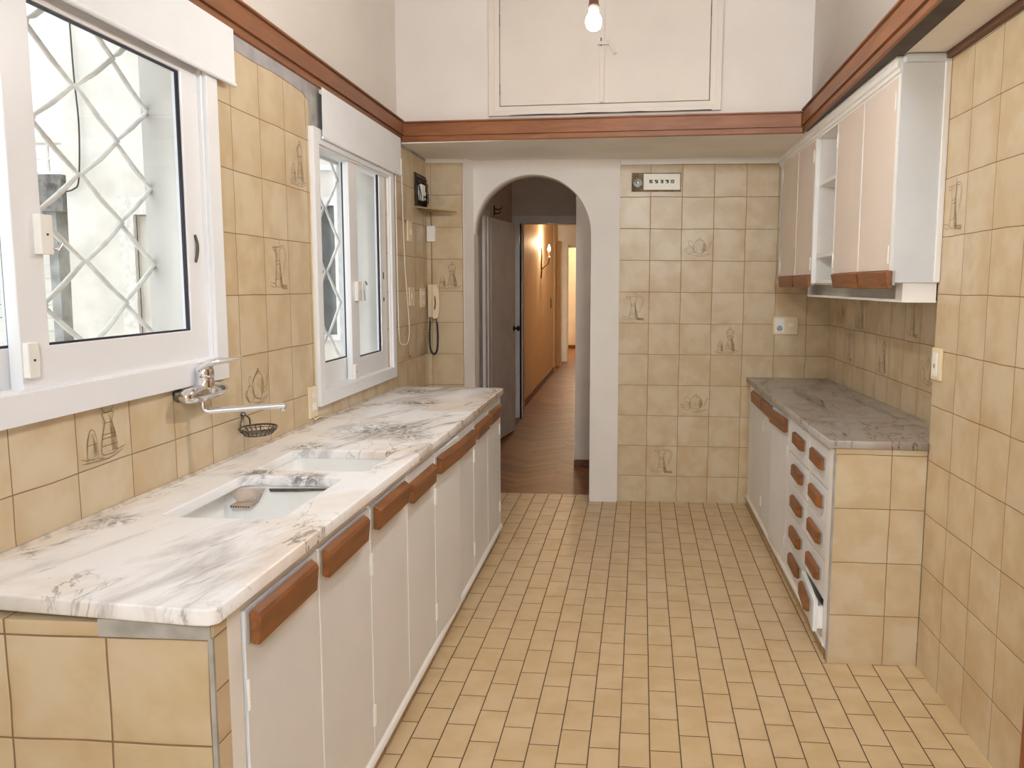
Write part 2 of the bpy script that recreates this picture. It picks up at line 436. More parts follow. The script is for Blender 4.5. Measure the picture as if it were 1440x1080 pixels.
# soffits
bm = bmesh.new()
prism(bm, [(XL-.1, 4.491), (.97, 4.275), (.97, YBR+.1), (XL-.1, YBR+.1)], lambda p, a: (p[0], p[1], zs(p[0])+a), 0, .04)
prism(bm, [(xm(-4.3)+.075, -4.3), (1.42, -4.3), (1.42, YBR+.1), (xm(YBR)+.075, YBR+.1)], lambda p, a: (p[0], p[1], zs(p[0])+a+(.011 if p[1] < 3 else 0)), 0, .04)
struct('ceiling', bm, M_soffit)
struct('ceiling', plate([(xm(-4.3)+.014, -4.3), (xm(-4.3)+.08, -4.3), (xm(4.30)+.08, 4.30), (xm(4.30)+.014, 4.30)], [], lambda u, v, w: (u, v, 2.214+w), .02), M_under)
# upper back wall, a little skewed
def yb(x): return 4.505-.0965*(x+1.25)
bm = prism(None, [(-1.40, yb(-1.4)), (1.02, yb(1.02)), (1.02, yb(1.02)+.1), (-1.40, yb(-1.4)+.1)], lambda p, a: (p[0], p[1], a), 2.22, 3.2)
struct('wall_back', bm, M_upper)
struct('ceiling', B(-1.45, 1.45, -4.4, 4.75, 3.2, 3.28), M_upper)
# rear of the kitchen, behind the camera: opening added to let in fill daylight
bm = plate([(-1.47, 0), (-1.47, 3.2), (1.3, 3.2), (1.3, 0), (1.05, 0), (1.05, 2.45), (-1.05, 2.45), (-1.05, 0)], [], lambda u, v, w: (u, -4.3+w, v), .1)
struct('wall_rear', bm, M_white)
struct('wall_rear', B(XR+.1, XR+.3, -4.3, 2.8, 2.2, 3.2), M_upper)

# wooden picture rail round the raised part
prof = [(0, .014), (.026, .014), (.026, 0), (.034, 0), (.038, .004), (.038, .026), (.034, .0275), (.034, .0305), (.046, .032), (.046, .094), (.042, .0955), (.042, .099), (.054, .101), (.054, .108), (.0, .108)]
def rail(name, p0, p1, nrm, z0, mat, m0=0, m1=0, ext=.0):
    bm = bmesh.new(); p0 = Vector(p0); p1 = Vector(p1); d = (p1-p0).normalized(); n = Vector(nrm).normalized()
    def fn(p, a):
        base = p0 if a == 0 else p1
        sh = (m0 if a == 0 else m1)*p[0]
        q = base+n*p[0]+d*sh
        return (q.x, q.y, z0+p[1])
    prism(bm, prof, fn, 0, 1)
    return struct(name, bm, mat)
KL = XL-.022  # back face line
rail('trim_5', (-1.291, -4.3), (-1.291, 4.508), (1, 0), 2.204, M_mouldY, m1=-1)
pA = (-1.291, 4.512); pB = (xm(4.30)+.038, 4.512-.0965*(xm(4.30)+.038+1.291))
rail('trim_6', pA, pB, (-.0965, -1), 2.200, M_mouldX, m0=1.0, m1=-1.05)
rail('trim_7', (pB[0], pB[1]), (xm(-4.3)+.038, -4.3), (-1, .0229), 2.208, M_mouldY, m0=.96)

# ------------------------------------------------------------------ painted motifs on tiles
M_ink = plain('motif_brown', '786044', .3, var=.2, scale=60)
M_wash = plain('motif_wash', 'CDBA96', .3, var=.12, scale=30)
M_shade = plain('motif_shade', 'AB9068', .3, var=.2, scale=40)
def ell(cx, cy, rx, ry, a0=0, a1=360, n=20): return [(cx+rx*math.cos(math.radians(a0+(a1-a0)*k/n)), cy+ry*math.sin(math.radians(a0+(a1-a0)*k/n))) for k in range(n+1)]
MOT = {
 'jug': dict(w=[[(.40,.84), (.60,.84), (.57,.62), (.59,.50), (.66,.16), (.36,.16), (.43,.50), (.43,.62)]],
   s=[[(.54,.70), (.59,.5), (.66,.16), (.56,.16)], [(.60,.18), (.84,.17), (.86,.10), (.60,.11)]],
   l=[[(.26,.84), (.40,.85), (.62,.86)], [(.40,.84), (.43,.62), (.43,.50), (.36,.16)], [(.60,.84), (.57,.62), (.59,.50), (.66,.16)], [(.36,.16), (.50,.13), (.66,.16)],
      [(.42,.60), (.58,.62)], [(.42,.54), (.59,.56)], [(.37,.27), (.64,.30)], [(.55,.87), (.58,.93), (.54,.98)], [(.60,.88), (.74,.88), (.83,.78), (.82,.62), (.74,.44), (.66,.34)],
      [(.62,.84), (.72,.84), (.78,.76), (.77,.62), (.70,.46)], [(.26,.84), (.34,.78), (.40,.80)], [(.14,.22), (.34,.20)], [(.16,.16), (.36,.12)], [(.62,.16), (.84,.17)], [(.60,.12), (.86,.10)]]),
 'mill': dict(w=[[(.50,.62), (.72,.62), (.68,.50), (.74,.36), (.76,.14), (.47,.14), (.50,.36), (.55,.50)], ell(.30,.26,.09,.16), ell(.61,.74,.13,.12)],
   s=[[(.64,.60), (.70,.50), (.74,.36), (.76,.14), (.66,.14)], [(.32,.40), (.38,.28), (.39,.14), (.33,.12)]],
   l=[ell(.61,.73,.12,.11), ell(.61,.88,.035,.035), [(.50,.62), (.55,.50), (.50,.36), (.47,.14), (.60,.11), (.76,.14), (.74,.36), (.68,.50), (.72,.62), (.50,.62)],
      [(.50,.36), (.74,.36)], [(.49,.31), (.75,.31)], [(.55,.50), (.68,.50)], [(.48,.22), (.76,.22)], [(.21,.12), (.22,.30), (.26,.42), (.31,.46), (.36,.42), (.39,.30), (.40,.12), (.30,.10), (.21,.12)],
      [(.22,.28), (.39,.28)], [(.10,.14), (.22,.10)], [(.12,.08), (.60,.06), (.86,.12)], [(.40,.09), (.50,.08)], [(.76,.14), (.90,.16)]]),
 'pot': dict(w=[ell(.57,.44,.21,.22), ell(.27,.34,.12,.14)],
   s=[[(.70,.60), (.77,.48), (.77,.34), (.68,.24), (.66,.40)], [(.40,.24), (.36,.36), (.39,.44)]],
   l=[ell(.57,.44,.21,.22), ell(.57,.64,.10,.05, 0, 180), ell(.57,.72,.025,.03), ell(.27,.34,.12,.14, -200, 120), [(.77,.38), (.84,.42), (.90,.58), (.96,.60)], [(.76,.30), (.86,.36), (.93,.54), (.98,.58)],
      ell(.14,.34,.05,.06, 60, 300), [(.24,.50), (.22,.60), (.28,.64), (.34,.56)], [(.40,.22), (.44,.30)], [(.36,.18), (.60,.16), (.88,.20)], [(.50,.14), (.80,.14)], [(.60,.20), (.92,.23)]]),
}
def motif(kind, parent, o, u, v=(0,0,1), size=.2, nrm=None):
    """o: centre of the tile, u: image-right direction"""
    o, u, v = Vector(o), Vector(u), Vector(v)
    if nrm is None: nrm = v.cross(u) if False else u.cross(v)
    nrm = Vector(nrm)
    def P3(p, d): return o+u*((p[0]-.5)*size)+v*((p[1]-.5)*size)+nrm*d
    bm = bmesh.new(); dd = MOT[kind]
    for mi, key, dep in ((1, 'w', .0006), (2, 's', .0009)):
        for poly in dd[key]:
            A = [bm.verts.new(P3(p, dep)) for p in poly]
            try: f = bm.faces.new(A); f.material_index = mi
            except ValueError: pass
    for ln in dd['l']:
        wdt = .0085*size/.2*.2*1.1
        pts = smoothpath([(a, b, 0) for a, b in ln], 3) if len(ln) > 2 and len(ln) < 15 else [Vector((a, b, 0)) for a, b in ln]
        ww = .0085
        for a, b in zip(pts, pts[1:]):
            d = (b-a)
            if d.length < 1e-5: continue
            n = Vector((-d.y, d.x, 0)).normalized()*ww/2; e = d.normalized()*ww*.3
            q = [a-e+n, a-e-n, b+e-n, b+e+n]
            f = bm.faces.new([bm.verts.new(P3((k.x, k.y), .0012)) for k in q])
    me = bpy.data.meshes.new('painted_'+kind); bm.to_mesh(me); bm.free()
    return obj({'jug': 'painted_jug', 'mill': 'painted_pepper_mill', 'pot': 'painted_teapot'}[kind], me, [M_ink, M_wash, M_shade], parent)
YD = (0, 1, 0)
for kind, y, z in (('mill', 3.04, 1.875), ('jug', 2.838, 1.475), ('pot', 2.632, 1.075), ('mill', 1.822, 1.075), ('jug', 4.478, 1.84), ('jug', 4.53, 1.063), ('mill', 4.90, 1.063)):
    motif(kind, wl, (XL+.0004, y, z), YD, nrm=(1, 0, 0))
motif('mill', wb1, (-1.126, YBL-.0004, 1.472), (1, 0, 0), nrm=(0, -1, 0))
for kind, x, z in (('pot', .447, 1.672), ('jug', .047, 1.272), ('mill', .647, 1.072), ('pot', .447, .672), ('jug', .247, .272)):
    motif(kind, wb2, (x, YBR-.0004, z), (1, 0, 0), nrm=(0, -1, 0))
motif('jug', wr, (XR-.0004, 2.82, 1.69), (0, -1, 0), nrm=(-1, 0, 0))
for kind, y, z in (('pot', 4.865, 1.272), ('mill', 4.465, 1.272), ('jug', 3.665, 1.272), ('jug', 4.665, 1.072), ('mill', 4.065, 1.072), ('pot', 3.465, 1.072)):
    motif(kind, wr2, (XR2-.0004, y, z), (0, -1, 0), nrm=(-1, 0, 0))

# ------------------------------------------------------------------ windows
def ring(bm, x0, x1, y0, y1, z0, z1, wl_, wr_, wb_, wt_):
    """rectangular frame in the YZ plane from x0 to x1"""
    if bm is None: bm = bmesh.new()
    q = plate(rect(y0, z0, y1, z1), [rect(y0+wl_, z0+wb_, y1-wr_, z1-wt_)], lambda u, v, w: (x0+w, u, v), x1-x0)
    me = bpy.data.meshes.new('t'); q.to_mesh(me); q.free(); bm.from_mesh(me); bpy.data.meshes.remove(me)
    return bm
def window(n, y0, y1, z0, z1, face, sashes, wbot):
    root = structroot('window_%d' % n)
    bm = ring(None, XL-.004, XL+.022, y0, y1, z0, z1, face, face, wbot, .06)
    ring(bm, XL-.06, XL+.010, y0+face-.012, y1-face+.012, z0+wbot-.012, z1-.048, .02, .02, .016, .02)
    obj('window_frame', bm, M_alu, root, bevel=.0015)
    for k, (a, b, c, d, ga, gb, gc, gd, xo) in enumerate(sashes):
        s = obj('sash', ring(None, xo-.028, xo, a, b, c, d, ga-a, b-gb, gc-c, d-gd), M_alu, root, bevel=.002)
        obj('gasket', ring(None, xo-.016, xo-.006, ga-.004, gb+.004, gc-.004, gd+.004, .009, .009, .009, .009), M_gask, s)
        obj('glass_pane', B(xo-.016, xo-.012, ga, gb, gc, gd), M_glass, s)
    return root
w1 = window(1, .84, 2.41, 1.12, 2.14, .066, [(.885, 1.665, 1.186, 2.09, .98, 1.614, 1.276, 2.03, XL-.034), (1.585, 2.345, 1.186, 2.09, 1.670, 2.250, 1.277, 2.010, XL-.002)], .066)
w2 = window(2, 3.155, 4.245, .912, 2.035, .055, [(3.205, 3.72, .968, 2.03, 3.26, 3.655, 1.072, 1.99, XL-.034), (3.610, 4.185, .968, 2.03, 3.715, 4.065, 1.066, 1.99, XL-.002)], .056)
# latches, rollers, pulls
def latch(root, y0, y1, z0, z1, out=.016):
    l = obj('latch', B(XL-.002, XL+out, y0, y1, z0, z1), M_whitep, root, bevel=.002)
    obj('screw', lathe(None, [(.0025, 0), (.0025, .002)], (XL+out, (y0+y1)/2, (z0+z1)/2), 'x', 8), M_darkm, l)
    return l
latch(w1, 1.643, 1.680, 1.475, 1.560)
obj('latch_lever', tube(None, [(XL+.012, 1.672, 1.49), (XL+.016, 1.69, 1.485), (XL+.016, 1.705, 1.50)], .0035, 8), M_steel, w1)
latch(w1, 1.588, 1.620, 1.213, 1.288, .012)
l2 = latch(w2, 3.655, 3.715, 1.335, 1.425)
obj('latch_lever', tube(None, smoothpath([(XL+.02, 3.735, 1.335), (XL+.02, 3.73, 1.39), (XL+.02, 3.745, 1.425), (XL+.02, 3.77, 1.41)], 4), .004, 8), M_steel, w2)
latch(w2, 3.605, 3.648, .972, 1.04, .012)
obj('finger_pull', tube(None, smoothpath([(XL-.001, 2.285, 1.555), (XL+.004, 2.288, 1.53), (XL+.004, 2.286, 1.50), (XL-.001, 2.283, 1.475)], 4), .0042, 8), M_darkm, w1)
obj('finger_pull', box(box(None, XL-.004, XL+.001, 4.098, 4.106, 1.44, 1.475), XL-.004, XL+.001, 4.098, 4.106, 1.325, 1.345), M_gask, w2)

def blind(y0, y1, z0, label, chain=None):
    t = thing('roller_blind', label, 'blind', (-1.20, (y0+y1)/2, z0), 'roller blinds over the windows')
    X0 = -1.233
    bm = bmesh.new(); n = 24
    for k in range(n):
        ya, yb_ = y0+(y1-y0)*k/n, y0+(y1-y0)*(k+1)/n
    pr = [(0, z0+.006), (.0022, z0+.006), (.0022, 2.199), (0, 2.199)]
    prism(bm, pr, lambda p, a: (X0+p[0], a, p[1]), y0, y1)
    obj('fabric', bm, M_blind, t)
    bm = lathe(None, [(.003, y0-.001), (.0065, y0), (.0065, y1), (.003, y1+.001)], (X0+.001, 0, z0+.004), 'y', 12)
    obj('bottom_bar', bm, M_blind, t, smooth=False)
    obj('roller_tube', lathe(None, [(.009, y0+.02), (.009, y1-.01)], (X0-.0105, 0, 2.185), 'y', 14), M_whitep, t)
    if chain:
        ya, yb2, zb, zt = chain
        pts = [(X0+.004, yb2, zt+.1), (X0+.004, yb2, zt), (X0, yb2+.05, zb+.45), (X0, yb2+.115, zb+.12), (X0, yb2+.112, zb+.035), (X0, yb2+.06, zb-.006), (X0, ya+.05, zb+.004), (X0, ya+.016, zb+.06), (X0, ya+.006, zb+.3), (X0, ya, zt)]
        obj('pull_cord', tube(None, smoothpath(pts, 6), .0028, 6), M_whitep, t, smooth=True)
    return t
blind(.80, 2.503, 2.027, 'wide white roller blind rolled up over the large near window')
blind(3.228, 4.352, 1.998, 'white roller blind with hanging cord loop over the narrower far window', chain=(4.245, 4.350, 1.085, 1.99))

# window grilles, outside in the reveals
def grille(label, y0, y1, z0, z1, cols, zc, half, frame, ph=0):
    t = thing('window_grille', label, 'grille', (-1.45, (y0+y1)/2, z0), 'iron grilles outside the windows')
    X = -1.452
    for i in range(len(cols)-1):
        ca, cb = cols[i], cols[i+1]; sgn = (i+ph) % 2
        pts = [(X+(.004 if i % 2 else -.004), ca if (m+sgn) % 2 == 0 else cb, zc+half*(m-20)) for m in range(40)]
        out = []
        for p, q in zip(pts, pts[1:]):
            if p[2] < z0 and q[2] < z0 or p[2] > z1 and q[2] > z1: continue
            def cl(p_, q_):
                if p_[2] < z0: f = (z0-p_[2])/(q_[2]-p_[2])
                elif p_[2] > z1: f = (z1-p_[2])/(q_[2]-p_[2])
                else: return p_
                return tuple(p_[j]+(q_[j]-p_[j])*f for j in range(3))
            pp, qq = cl(p, q), cl(q, p)
            if not out: out.append(pp)
            mid = tuple((pp[j]+qq[j])/2 for j in range(3)); out.append((mid[0], mid[1], mid[2]-.004)); out.append(qq)
        obj('bar', tube(None, out, .0075, 8), M_grille, t, smooth=True)
    if frame:
        bm = ring(None, X-.012, X+.012, y0, y1, z0, z1, .02, .02, .02, .02)
        obj('edge_frame', bm, M_grille, t)
    return t
grille('white diamond pattern iron grille outside the large near window', .885, 2.385, 1.165, 2.095, [2.393-.1625*(9-i) for i in range(10)], 1.813, .114, False)
grille('white diamond pattern iron grille outside the narrower far window', 3.195, 4.02, .955, 2.025, [3.285, 3.455, 3.625, 3.80, 3.97], 1.776, .152, True, 1)

# ------------------------------------------------------------------ the yard outside
struct('ground_outside', B(-14, XO, -4, 16, -.15, -.05), M_ext2)
yw = structroot('wall_outside')
obj('wall_face', plate([(-4.36, -.05), (-1.6, -.05), (-1.6, 3.6), (-4.30, 3.9)], [rect(-3.78, -.04, -3.10, 1.93), rect(-2.72, 1.02, -2.20, 2.04)], lambda u, v, w: (u, 6.0+w, v), .2), M_ext, yw)
yd = structroot('door_3')
obj('door_frame', plate([(-3.90, -.05), (-3.90, 2.065), (-3.02, 2.065), (-3.02, -.05), (-3.12, -.05), (-3.12, 1.93), (-3.78, 1.93), (-3.78, -.05)], [], lambda u, v, w: (u, 5.96+w, v), .05), M_grille, yd)
bm = bmesh.new()
for k in range(7): box(bm, -3.775+k*.095, -3.775+k*.095+.088, 6.03, 6.06, -.04, 1.92)
obj('door_leaf', bm, M_ext, yd)
yw3 = structroot('window_3')
obj('window_frame', plate(rect(-2.76, .98, -2.17, 2.30), [rect(-2.72, 1.02, -2.46, 2.0), rect(-2.44, 1.02, -2.21, 2.0), rect(-2.72, 2.06, -2.21, 2.26)], lambda u, v, w: (u, 5.97+w, v), .05), M_alu, yw3)
obj('glass_pane', B(-2.74, -2.19, 6.06, 6.08, 1.0, 2.28), M_extd, yw3)
o = obj('drain_cable', tube(None, smoothpath([(-4.20, 5.97, 3.7), (-4.19, 5.97, 3.0), (-4.17, 5.965, 2.6), (-4.20, 5.97, 2.2), (-4.24, 5.96, 2.12), (-4.33, 5.97, 2.1)], 6), .006, 8), M_darkm)
o['label'] = 'dark cable hanging down the corner of the white yard wall'; o['category'] = 'cable'
# chipped render in the near window's far reveal
bm = bmesh.new()
A = [bm.verts.new((x, 2.3845, z)) for x, z in [(-1.31, 1.70), (-1.325, 1.74), (-1.315, 1.80), (-1.335, 1.84), (-1.325, 1.90), (-1.30, 1.94), (-1.29, 1.62), (-1.30, 1.60)]]
bm.faces.new(A); obj('chipped_patch', bm, M_extg, wl)
# far side of the yard
t = thing('neighbour_building', 'white neighbouring building with grey framed windows seen through the near window', 'building', (-6.5, 8.5, -.05))
obj('wall_face', plate([(-10, -.05), (-4.9, -.05), (-4.9, 2.36), (-6.2, 2.42), (-10, 2.42)], [rect(-7.1, .95, -6.35, 1.75)], lambda u, v, w: (u, 8.5+w, v), .3), M_ext, t)
f = obj('window', plate(rect(-7.15, .9, -6.3, 1.8), [rect(-7.1, .95, -6.75, 1.32), rect(-6.7, .95, -6.35, 1.32), rect(-7.1, 1.37, -6.75, 1.75), rect(-6.7, 1.37, -6.35, 1.75)], lambda u, v, w: (u, 8.46+w, v), .05), M_grille, t)
obj('pane', B(-7.12, -6.33, 8.53, 8.55, .92, 1.78), M_extd, f)
t = thing('garden_pillar', 'grey weathered brick pillar at the end of the white yard wall', 'pillar', (-4.5, 6.2, -.05))
obj('shaft', B(-4.575, -4.50, 6.1, 6.25, -.05, 1.96), M_extg, t)
obj('cap', B(-4.80, -4.38, 6.02, 6.42, 1.96, 2.24), M_darkm if False else plain('weathered_stone', '8C8A86', .9, var=.3, scale=18, bump=.6), t)
t = thing('greenhouse_window', 'pale lattice window high behind the grey pillar in the yard', 'window', (-5.6, 7.4, -.05))
obj('wall_face', plate(rect(-5.9, -.05, -5.3, 2.78), [rect(-5.84, 2.30, -5.36, 2.72)], lambda u, v, w: (u, 7.4+w, v), .1), M_ext2, t)
obj('lattice', plate(rect(-5.84, 2.30, -5.36, 2.72), [rect(-5.82+.155*i, 2.32+.135*j, -5.69+.155*i, 2.43+.135*j) for i in range(3) for j in range(3)], lambda u, v, w: (u, 7.42+w, v), .02), M_grille, t)
bm = bmesh.new()
for i in range(16):
    y = -.0+i*.12; box(bm, -4.66-.0, -4.62, 0, 0, 0, 0) if False else None
    box(bm, -5.9, -5.20, 7.0, 7.02, y+.004, y+.116)
t = obj('siding_panel', bm, M_ext2); t['label'] = 'low white clapboard panel in the yard beyond the grey pillar'; t['category'] = 'panel'

# ------------------------------------------------------------------ handles
HP = [(0, .002), (.006, .010), (.020, .002), (.025, -.006), (.019, -.060), (.006, -.060), (0, -.052)]
def handle(parent, xf, sgn, y0, y1, z, sc=1.0, end=.006, back=True, bump=None):
    """wooden grip with an aluminium back strip; sgn = +1 sticks out towards +x"""
    bm = bmesh.new(); e = end
    secs = [(y0, .9), (y0+.002, 1), (y1-e*.6, 1), (y1, .8)]
    rings = []
    for y, k in secs:
        rings.append([bm.verts.new((xf+sgn*(.004+.9*px*(k if px > .01 else 1)), y, z+pz*sc*(1 if k == 1 else .97)-(0 if k == 1 else .001))) for px, pz in HP])
    for A, Bq in zip(rings, rings[1:]):
        for i in range(len(HP)): bm.faces.new((A[i], Bq[i], Bq[(i+1) % len(HP)], A[(i+1) % len(HP)]))
    bm.faces.new(rings[0]); bm.faces.new(rings[-1][::-1])
    h = obj('handle', bm, M_handle, parent)
    if back:
        bm = B(xf-.0005 if sgn > 0 else xf-.005, xf+.005 if sgn > 0 else xf+.0005, y0-.004, y1+.002, z-.058*sc, z+.004)
        bm2 = obj('backing_strip', bm, M_steel, parent, bevel=.001)
    return h
def hinge(parent, xf, sgn, y, z, h=.06):
    bm = lathe(None, [(.0035, z), (.0042, z+.002), (.0042, z+h*.32), (.0034, z+h*.34), (.0042, z+h*.36), (.0042, z+h*.64), (.0034, z+h*.66), (.0042, z+h*.68), (.0042, z+h-.002), (.0035, z+h)], (xf+sgn*.003, y, 0), 'z', 10)
    return obj('hinge', bm, M_whitep, parent, smooth=False)
def swing(o_tree, org, px, py, ang, wf):
    """turn a door and what is on it about its hinge line"""
    R = Matrix.Translation((px-org[0], py-org[1], 0)) @ Matrix.Rotation(ang, 4, 'Z') @ Matrix.Translation((org[0]-px, org[1]-py, 0))
    o_tree.data.transform(R)
    for ch in o_tree.children: ch.data.transform(R)

# ------------------------------------------------------------------ left run
def clamp(v): return max(0, min(1, v))
def warpL(x, y, z): return Vector((x+.007*(y-1.26)*clamp((x+1.25)/.4), y, z-.0062*(y-2.9)*z/.85))
oL = (-.9, 2.8, 0)
cabL = thing('base_cabinet', 'long white base cabinet with eight cream doors and tiled end under the white marble counter', 'cabinet', oL, warp=warpL)
FX = -.713
bm = bmesh.new()
box(bm, -1.25, FX-.020, 1.36, 4.30, .08, .10)        # floor board
box(bm, -1.25, -1.235, 1.36, 4.30, .10, .60)         # back
box(bm, FX-.022, FX, 1.335, 1.385, .05, .818); box(bm, FX-.022, FX, 4.295, 4.345, .05, .818)
box(bm, FX-.022, FX, 1.385, 4.295, .797, .818)       # top rail
box(bm, FX-.022, FX, 1.385, 4.295, .05, .085)        # bottom rail
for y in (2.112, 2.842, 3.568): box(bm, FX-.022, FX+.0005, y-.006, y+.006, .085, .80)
for y in (1.750, 2.478, 3.932): box(bm, FX-.022, FX+.0042, y-.0045, y+.0045, .085, .797)  # proud white strips stand in for bright door-edge highlights
box(bm, -1.25, FX-.022, 4.325, 4.345, .0, .818)
obj('carcass', bm, M_cabw, cabL, bevel=.0015)
obj('bottom_moulding', prism(None, [(0, .045), (.008, .045), (.012, .055), (.008, .066), (0, .072)], lambda p, a: (FX+p[0], a, p[1]), 1.335, 4.345), M_cabw, cabL)
obj('toe_kick', B(FX-.03, FX-.006, 1.30, 4.345, 0, .05), M_kick, cabL)
bm = B(-1.262, FX-.0005, 1.285, 1.335, 0, .812)
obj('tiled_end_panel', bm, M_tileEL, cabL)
obj('tiled_end_strip', B(FX-.03, FX+.0005, 1.2875, 1.333, 0, .815), M_tileSL, cabL)
obj('cement_edge', B(FX-.007, FX+.001, 1.282, 1.2885, .02, .79), M_gray, cabL)
obj('cement_band', B(-.918, FX-.002, 1.281, 1.287, .788, .8195), M_gray, cabL)
dL = [1.388, 1.750, 2.112, 2.478, 2.842, 3.206, 3.568, 3.932, 4.292]
for k in range(8):
    y0, y1 = dL[k]+.0045, dL[k+1]-.0045
    d = obj('door', B(FX-.016, FX+.003, y0, y1, .085, .794), M_doorp, cabL, bevel=.0015)
    hx0 = y0+.012 if k % 2 == 0 else y0+.004
    handle(d, FX+.003, 1, hx0, hx0+(.284 if k < 2 else .300), (.784, .784, .784, .762, .772, .758, .765, .772)[k])
    yh = y0 if k % 2 == 0 else y1
    hinge(d, FX+.002, 1, yh, .60); hinge(d, FX+.002, 1, yh, .155)
    if k == 4: swing(d, oL, FX, y0, -.045, warpL)
# worktop
def Wm(x, y): return (x, y)
out = [(-1.2625, 1.315), (-.735, 1.262), (-.708, 1.262), (-.694, 1.275), (-.694, 4.345), (-.712, 4.368), (-1.2625, 4.375)]
s1 = rrect(-1.115, 1.795, -.822, 2.215, .025); s2 = rrect(-1.118, 2.30, -.785, 2.600, .018)
bm = plate(out, [s1, s2], lambda u, v, w: (u, v, .820+w), .030, bevel=.004)
wt_ = thing('marble_worktop', 'long white veined marble worktop with two sink cutouts by the windows', 'worktop', (-.98, 2.8, .82), warp=warpL)
obj('slab', bm, M_marL, wt_)
obj('edge_seam', box(None, -.79, -.6955, 2.70, 2.7015, .8475, .8505), M_gray, wt_)
bm = prism(None, [(0, 0), (.012, 0), (.004, .010), (0, .010)], lambda p, a: (XL+.0008+p[0], a, .848+p[1]), 1.33, 4.37)
obj('wall_seal', bm, plain('marble_filler', 'CFC3B4', .8, var=.2, scale=30), wt_)
def basin(y0, y1, x0, x1, label, overflow):
    t = thing('sink_basin', label, 'sink', ((x0+x1)/2, (y0+y1)/2, .66), group='sink basins in the white worktop', warp=warpL)
    bm = bmesh.new(); top = .8195
    def loop(pts, z): return [bm.verts.new((a, b, z)) for a, b in pts]
    L1 = loop(rrect(x0-.02, y0-.02, x1+.02, y1+.02, .035), top); L2 = loop(rrect(x0-.006, y0-.006, x1+.006, y1+.006, .03), top)
    L3 = loop(rrect(x0+.004, y0+.004, x1-.004, y1-.004, .04), .70); L4 = loop(rrect(x0+.03, y0+.03, x1-.03, y1-.03, .04), .672)
    Lo = loop(rrect(x0-.02, y0-.02, x1+.02, y1+.02, .035), .66)
    for A, Bq in ((L1, L2), (L2, L3), (L3, L4), (Lo, L1)):
        for i in range(len(A)): bm.faces.new((A[i], A[(i+1) % len(A)], Bq[(i+1) % len(A)], Bq[i]))
    bm.faces.new(L4); bm.faces.new(Lo[::-1])
    obj('bowl', bm, M_ceram, t, smooth=False)
    obj('drain', lathe(None, [(.03, .672), (.03, .676), (.022, .676), (.020, .674)], ((x0+x1)/2, (y0+y1)/2, 0), 'z', 20), M_steel, t)
    if overflow:
        # a hanging overflow cover with a slotted foot in the far left corner
        bm = bmesh.new()
        ya = y1-.012
        prism(bm, [(x0+.004, .8190), (x0+.112, .8185), (x0+.092, .782), (x0+.030, .778)], lambda p, a: (p[0], a, p[1]), ya-.010, ya)
        o = obj('overflow_cover', bm, plain('stained_enamel', 'D8C8BA', .5, var=.2, scale=25), t)
        prism_ = bmesh.new(); prism(prism_, [(x0+.030, .778), (x0+.092, .782), (x0+.088, .774), (x0+.034, .770)], lambda p, a: (p[0], a, p[1]), ya-.050, ya)
        g = obj('overflow_grille', prism_, plain('stained_foot', 'B8A490', .6, var=.3, scale=30), t)
        bm = bmesh.new()
        for i in range(8): box(bm, x0+.033+i*.0072, x0+.0365+i*.0072, ya-.0505, ya-.010, .7725, .7765)
        obj('grille_slots', bm, M_dark, g)
        bm = bmesh.new()
        prism(bm, [(x0+.12, .814), (x1-.02, .8195), (x1-.02, .815), (x0+.20, .808), (x0+.125, .806)], lambda p, a: (p[0], a, p[1]), ya+.004, ya+.010)
        obj('grime_line', bm, plain('grime', '5E5448', .9, var=.3, scale=60), t)
    return t
basin(1.795, 2.215, -1.158, -.822, 'larger near sink basin with overflow cover sunk in the white marble worktop', True)
basin(2.300, 2.600, -1.118, -.785, 'smaller far sink basin sunk in the white marble worktop', False)

# mixer tap
t = thing('mixer_tap', 'chrome wall mixer tap with long straight spout below the near window', 'tap', (XL, 2.245, 1.10))
tx, tz = -1.222, 1.098
bm = bmesh.new()
M_corrb = plain('corroded_brass', '6E6458', .5, metal=.6, var=.3, scale=60)
for yy in (2.150, 2.305):
    bm = lathe(None, [(.021, XL+.0005), (.021, XL+.006), (.013, XL+.010), (.013, XL+.030)], (0, yy, tz+.002), 'x', 16)
    obj('wall_union', bm, M_corrb, t, smooth=True)
prof_ = [(.006, 2.108), (.016, 2.112), (.022, 2.135), (.0235, 2.165), (.026, 2.20), (.026, 2.24), (.0235, 2.28), (.020, 2.31), (.013, 2.334), (.004, 2.338)]
obj('body', lathe(None, prof_, (tx, 0, tz), 'y', 20), M_chrome, t, smooth=True)
obj('cartridge_dome', lathe(None, [(.029, tz), (.027, tz+.025), (.0255, tz+.042), (.024, tz+.044), (.0265, tz+.047), (.0265, tz+.062), (.023, tz+.078), (.012, tz+.088)], (tx+.002, 2.222, 0), 'z', 20), M_chrome, t, smooth=True)
bm = bmesh.new()
pts = smoothpath([(tx-.006, 2.214, tz+.070), (tx+.030, 2.228, tz+.090), (tx+.070, 2.245, tz+.094), (tx+.098, 2.26, tz+.100)], 5)
rings = []
for i, q in enumerate(pts):
    f = i/(len(pts)-1); w_ = .024-.013*f; h_ = .015-.0115*f
    rings.append([bm.verts.new((q.x-w_*.25*math.cos(a), q.y+w_*math.cos(a), q.z+h_*math.sin(a))) for a in [2*PI*j/12 for j in range(12)]])
for A, Bq in zip(rings, rings[1:]):
    for j in range(12): bm.faces.new((A[j], A[(j+1) % 12], Bq[(j+1) % 12], Bq[j]))
bm.faces.new(rings[0]); bm.faces.new(rings[-1])
obj('lever', bm, M_chrome, t, smooth=True)
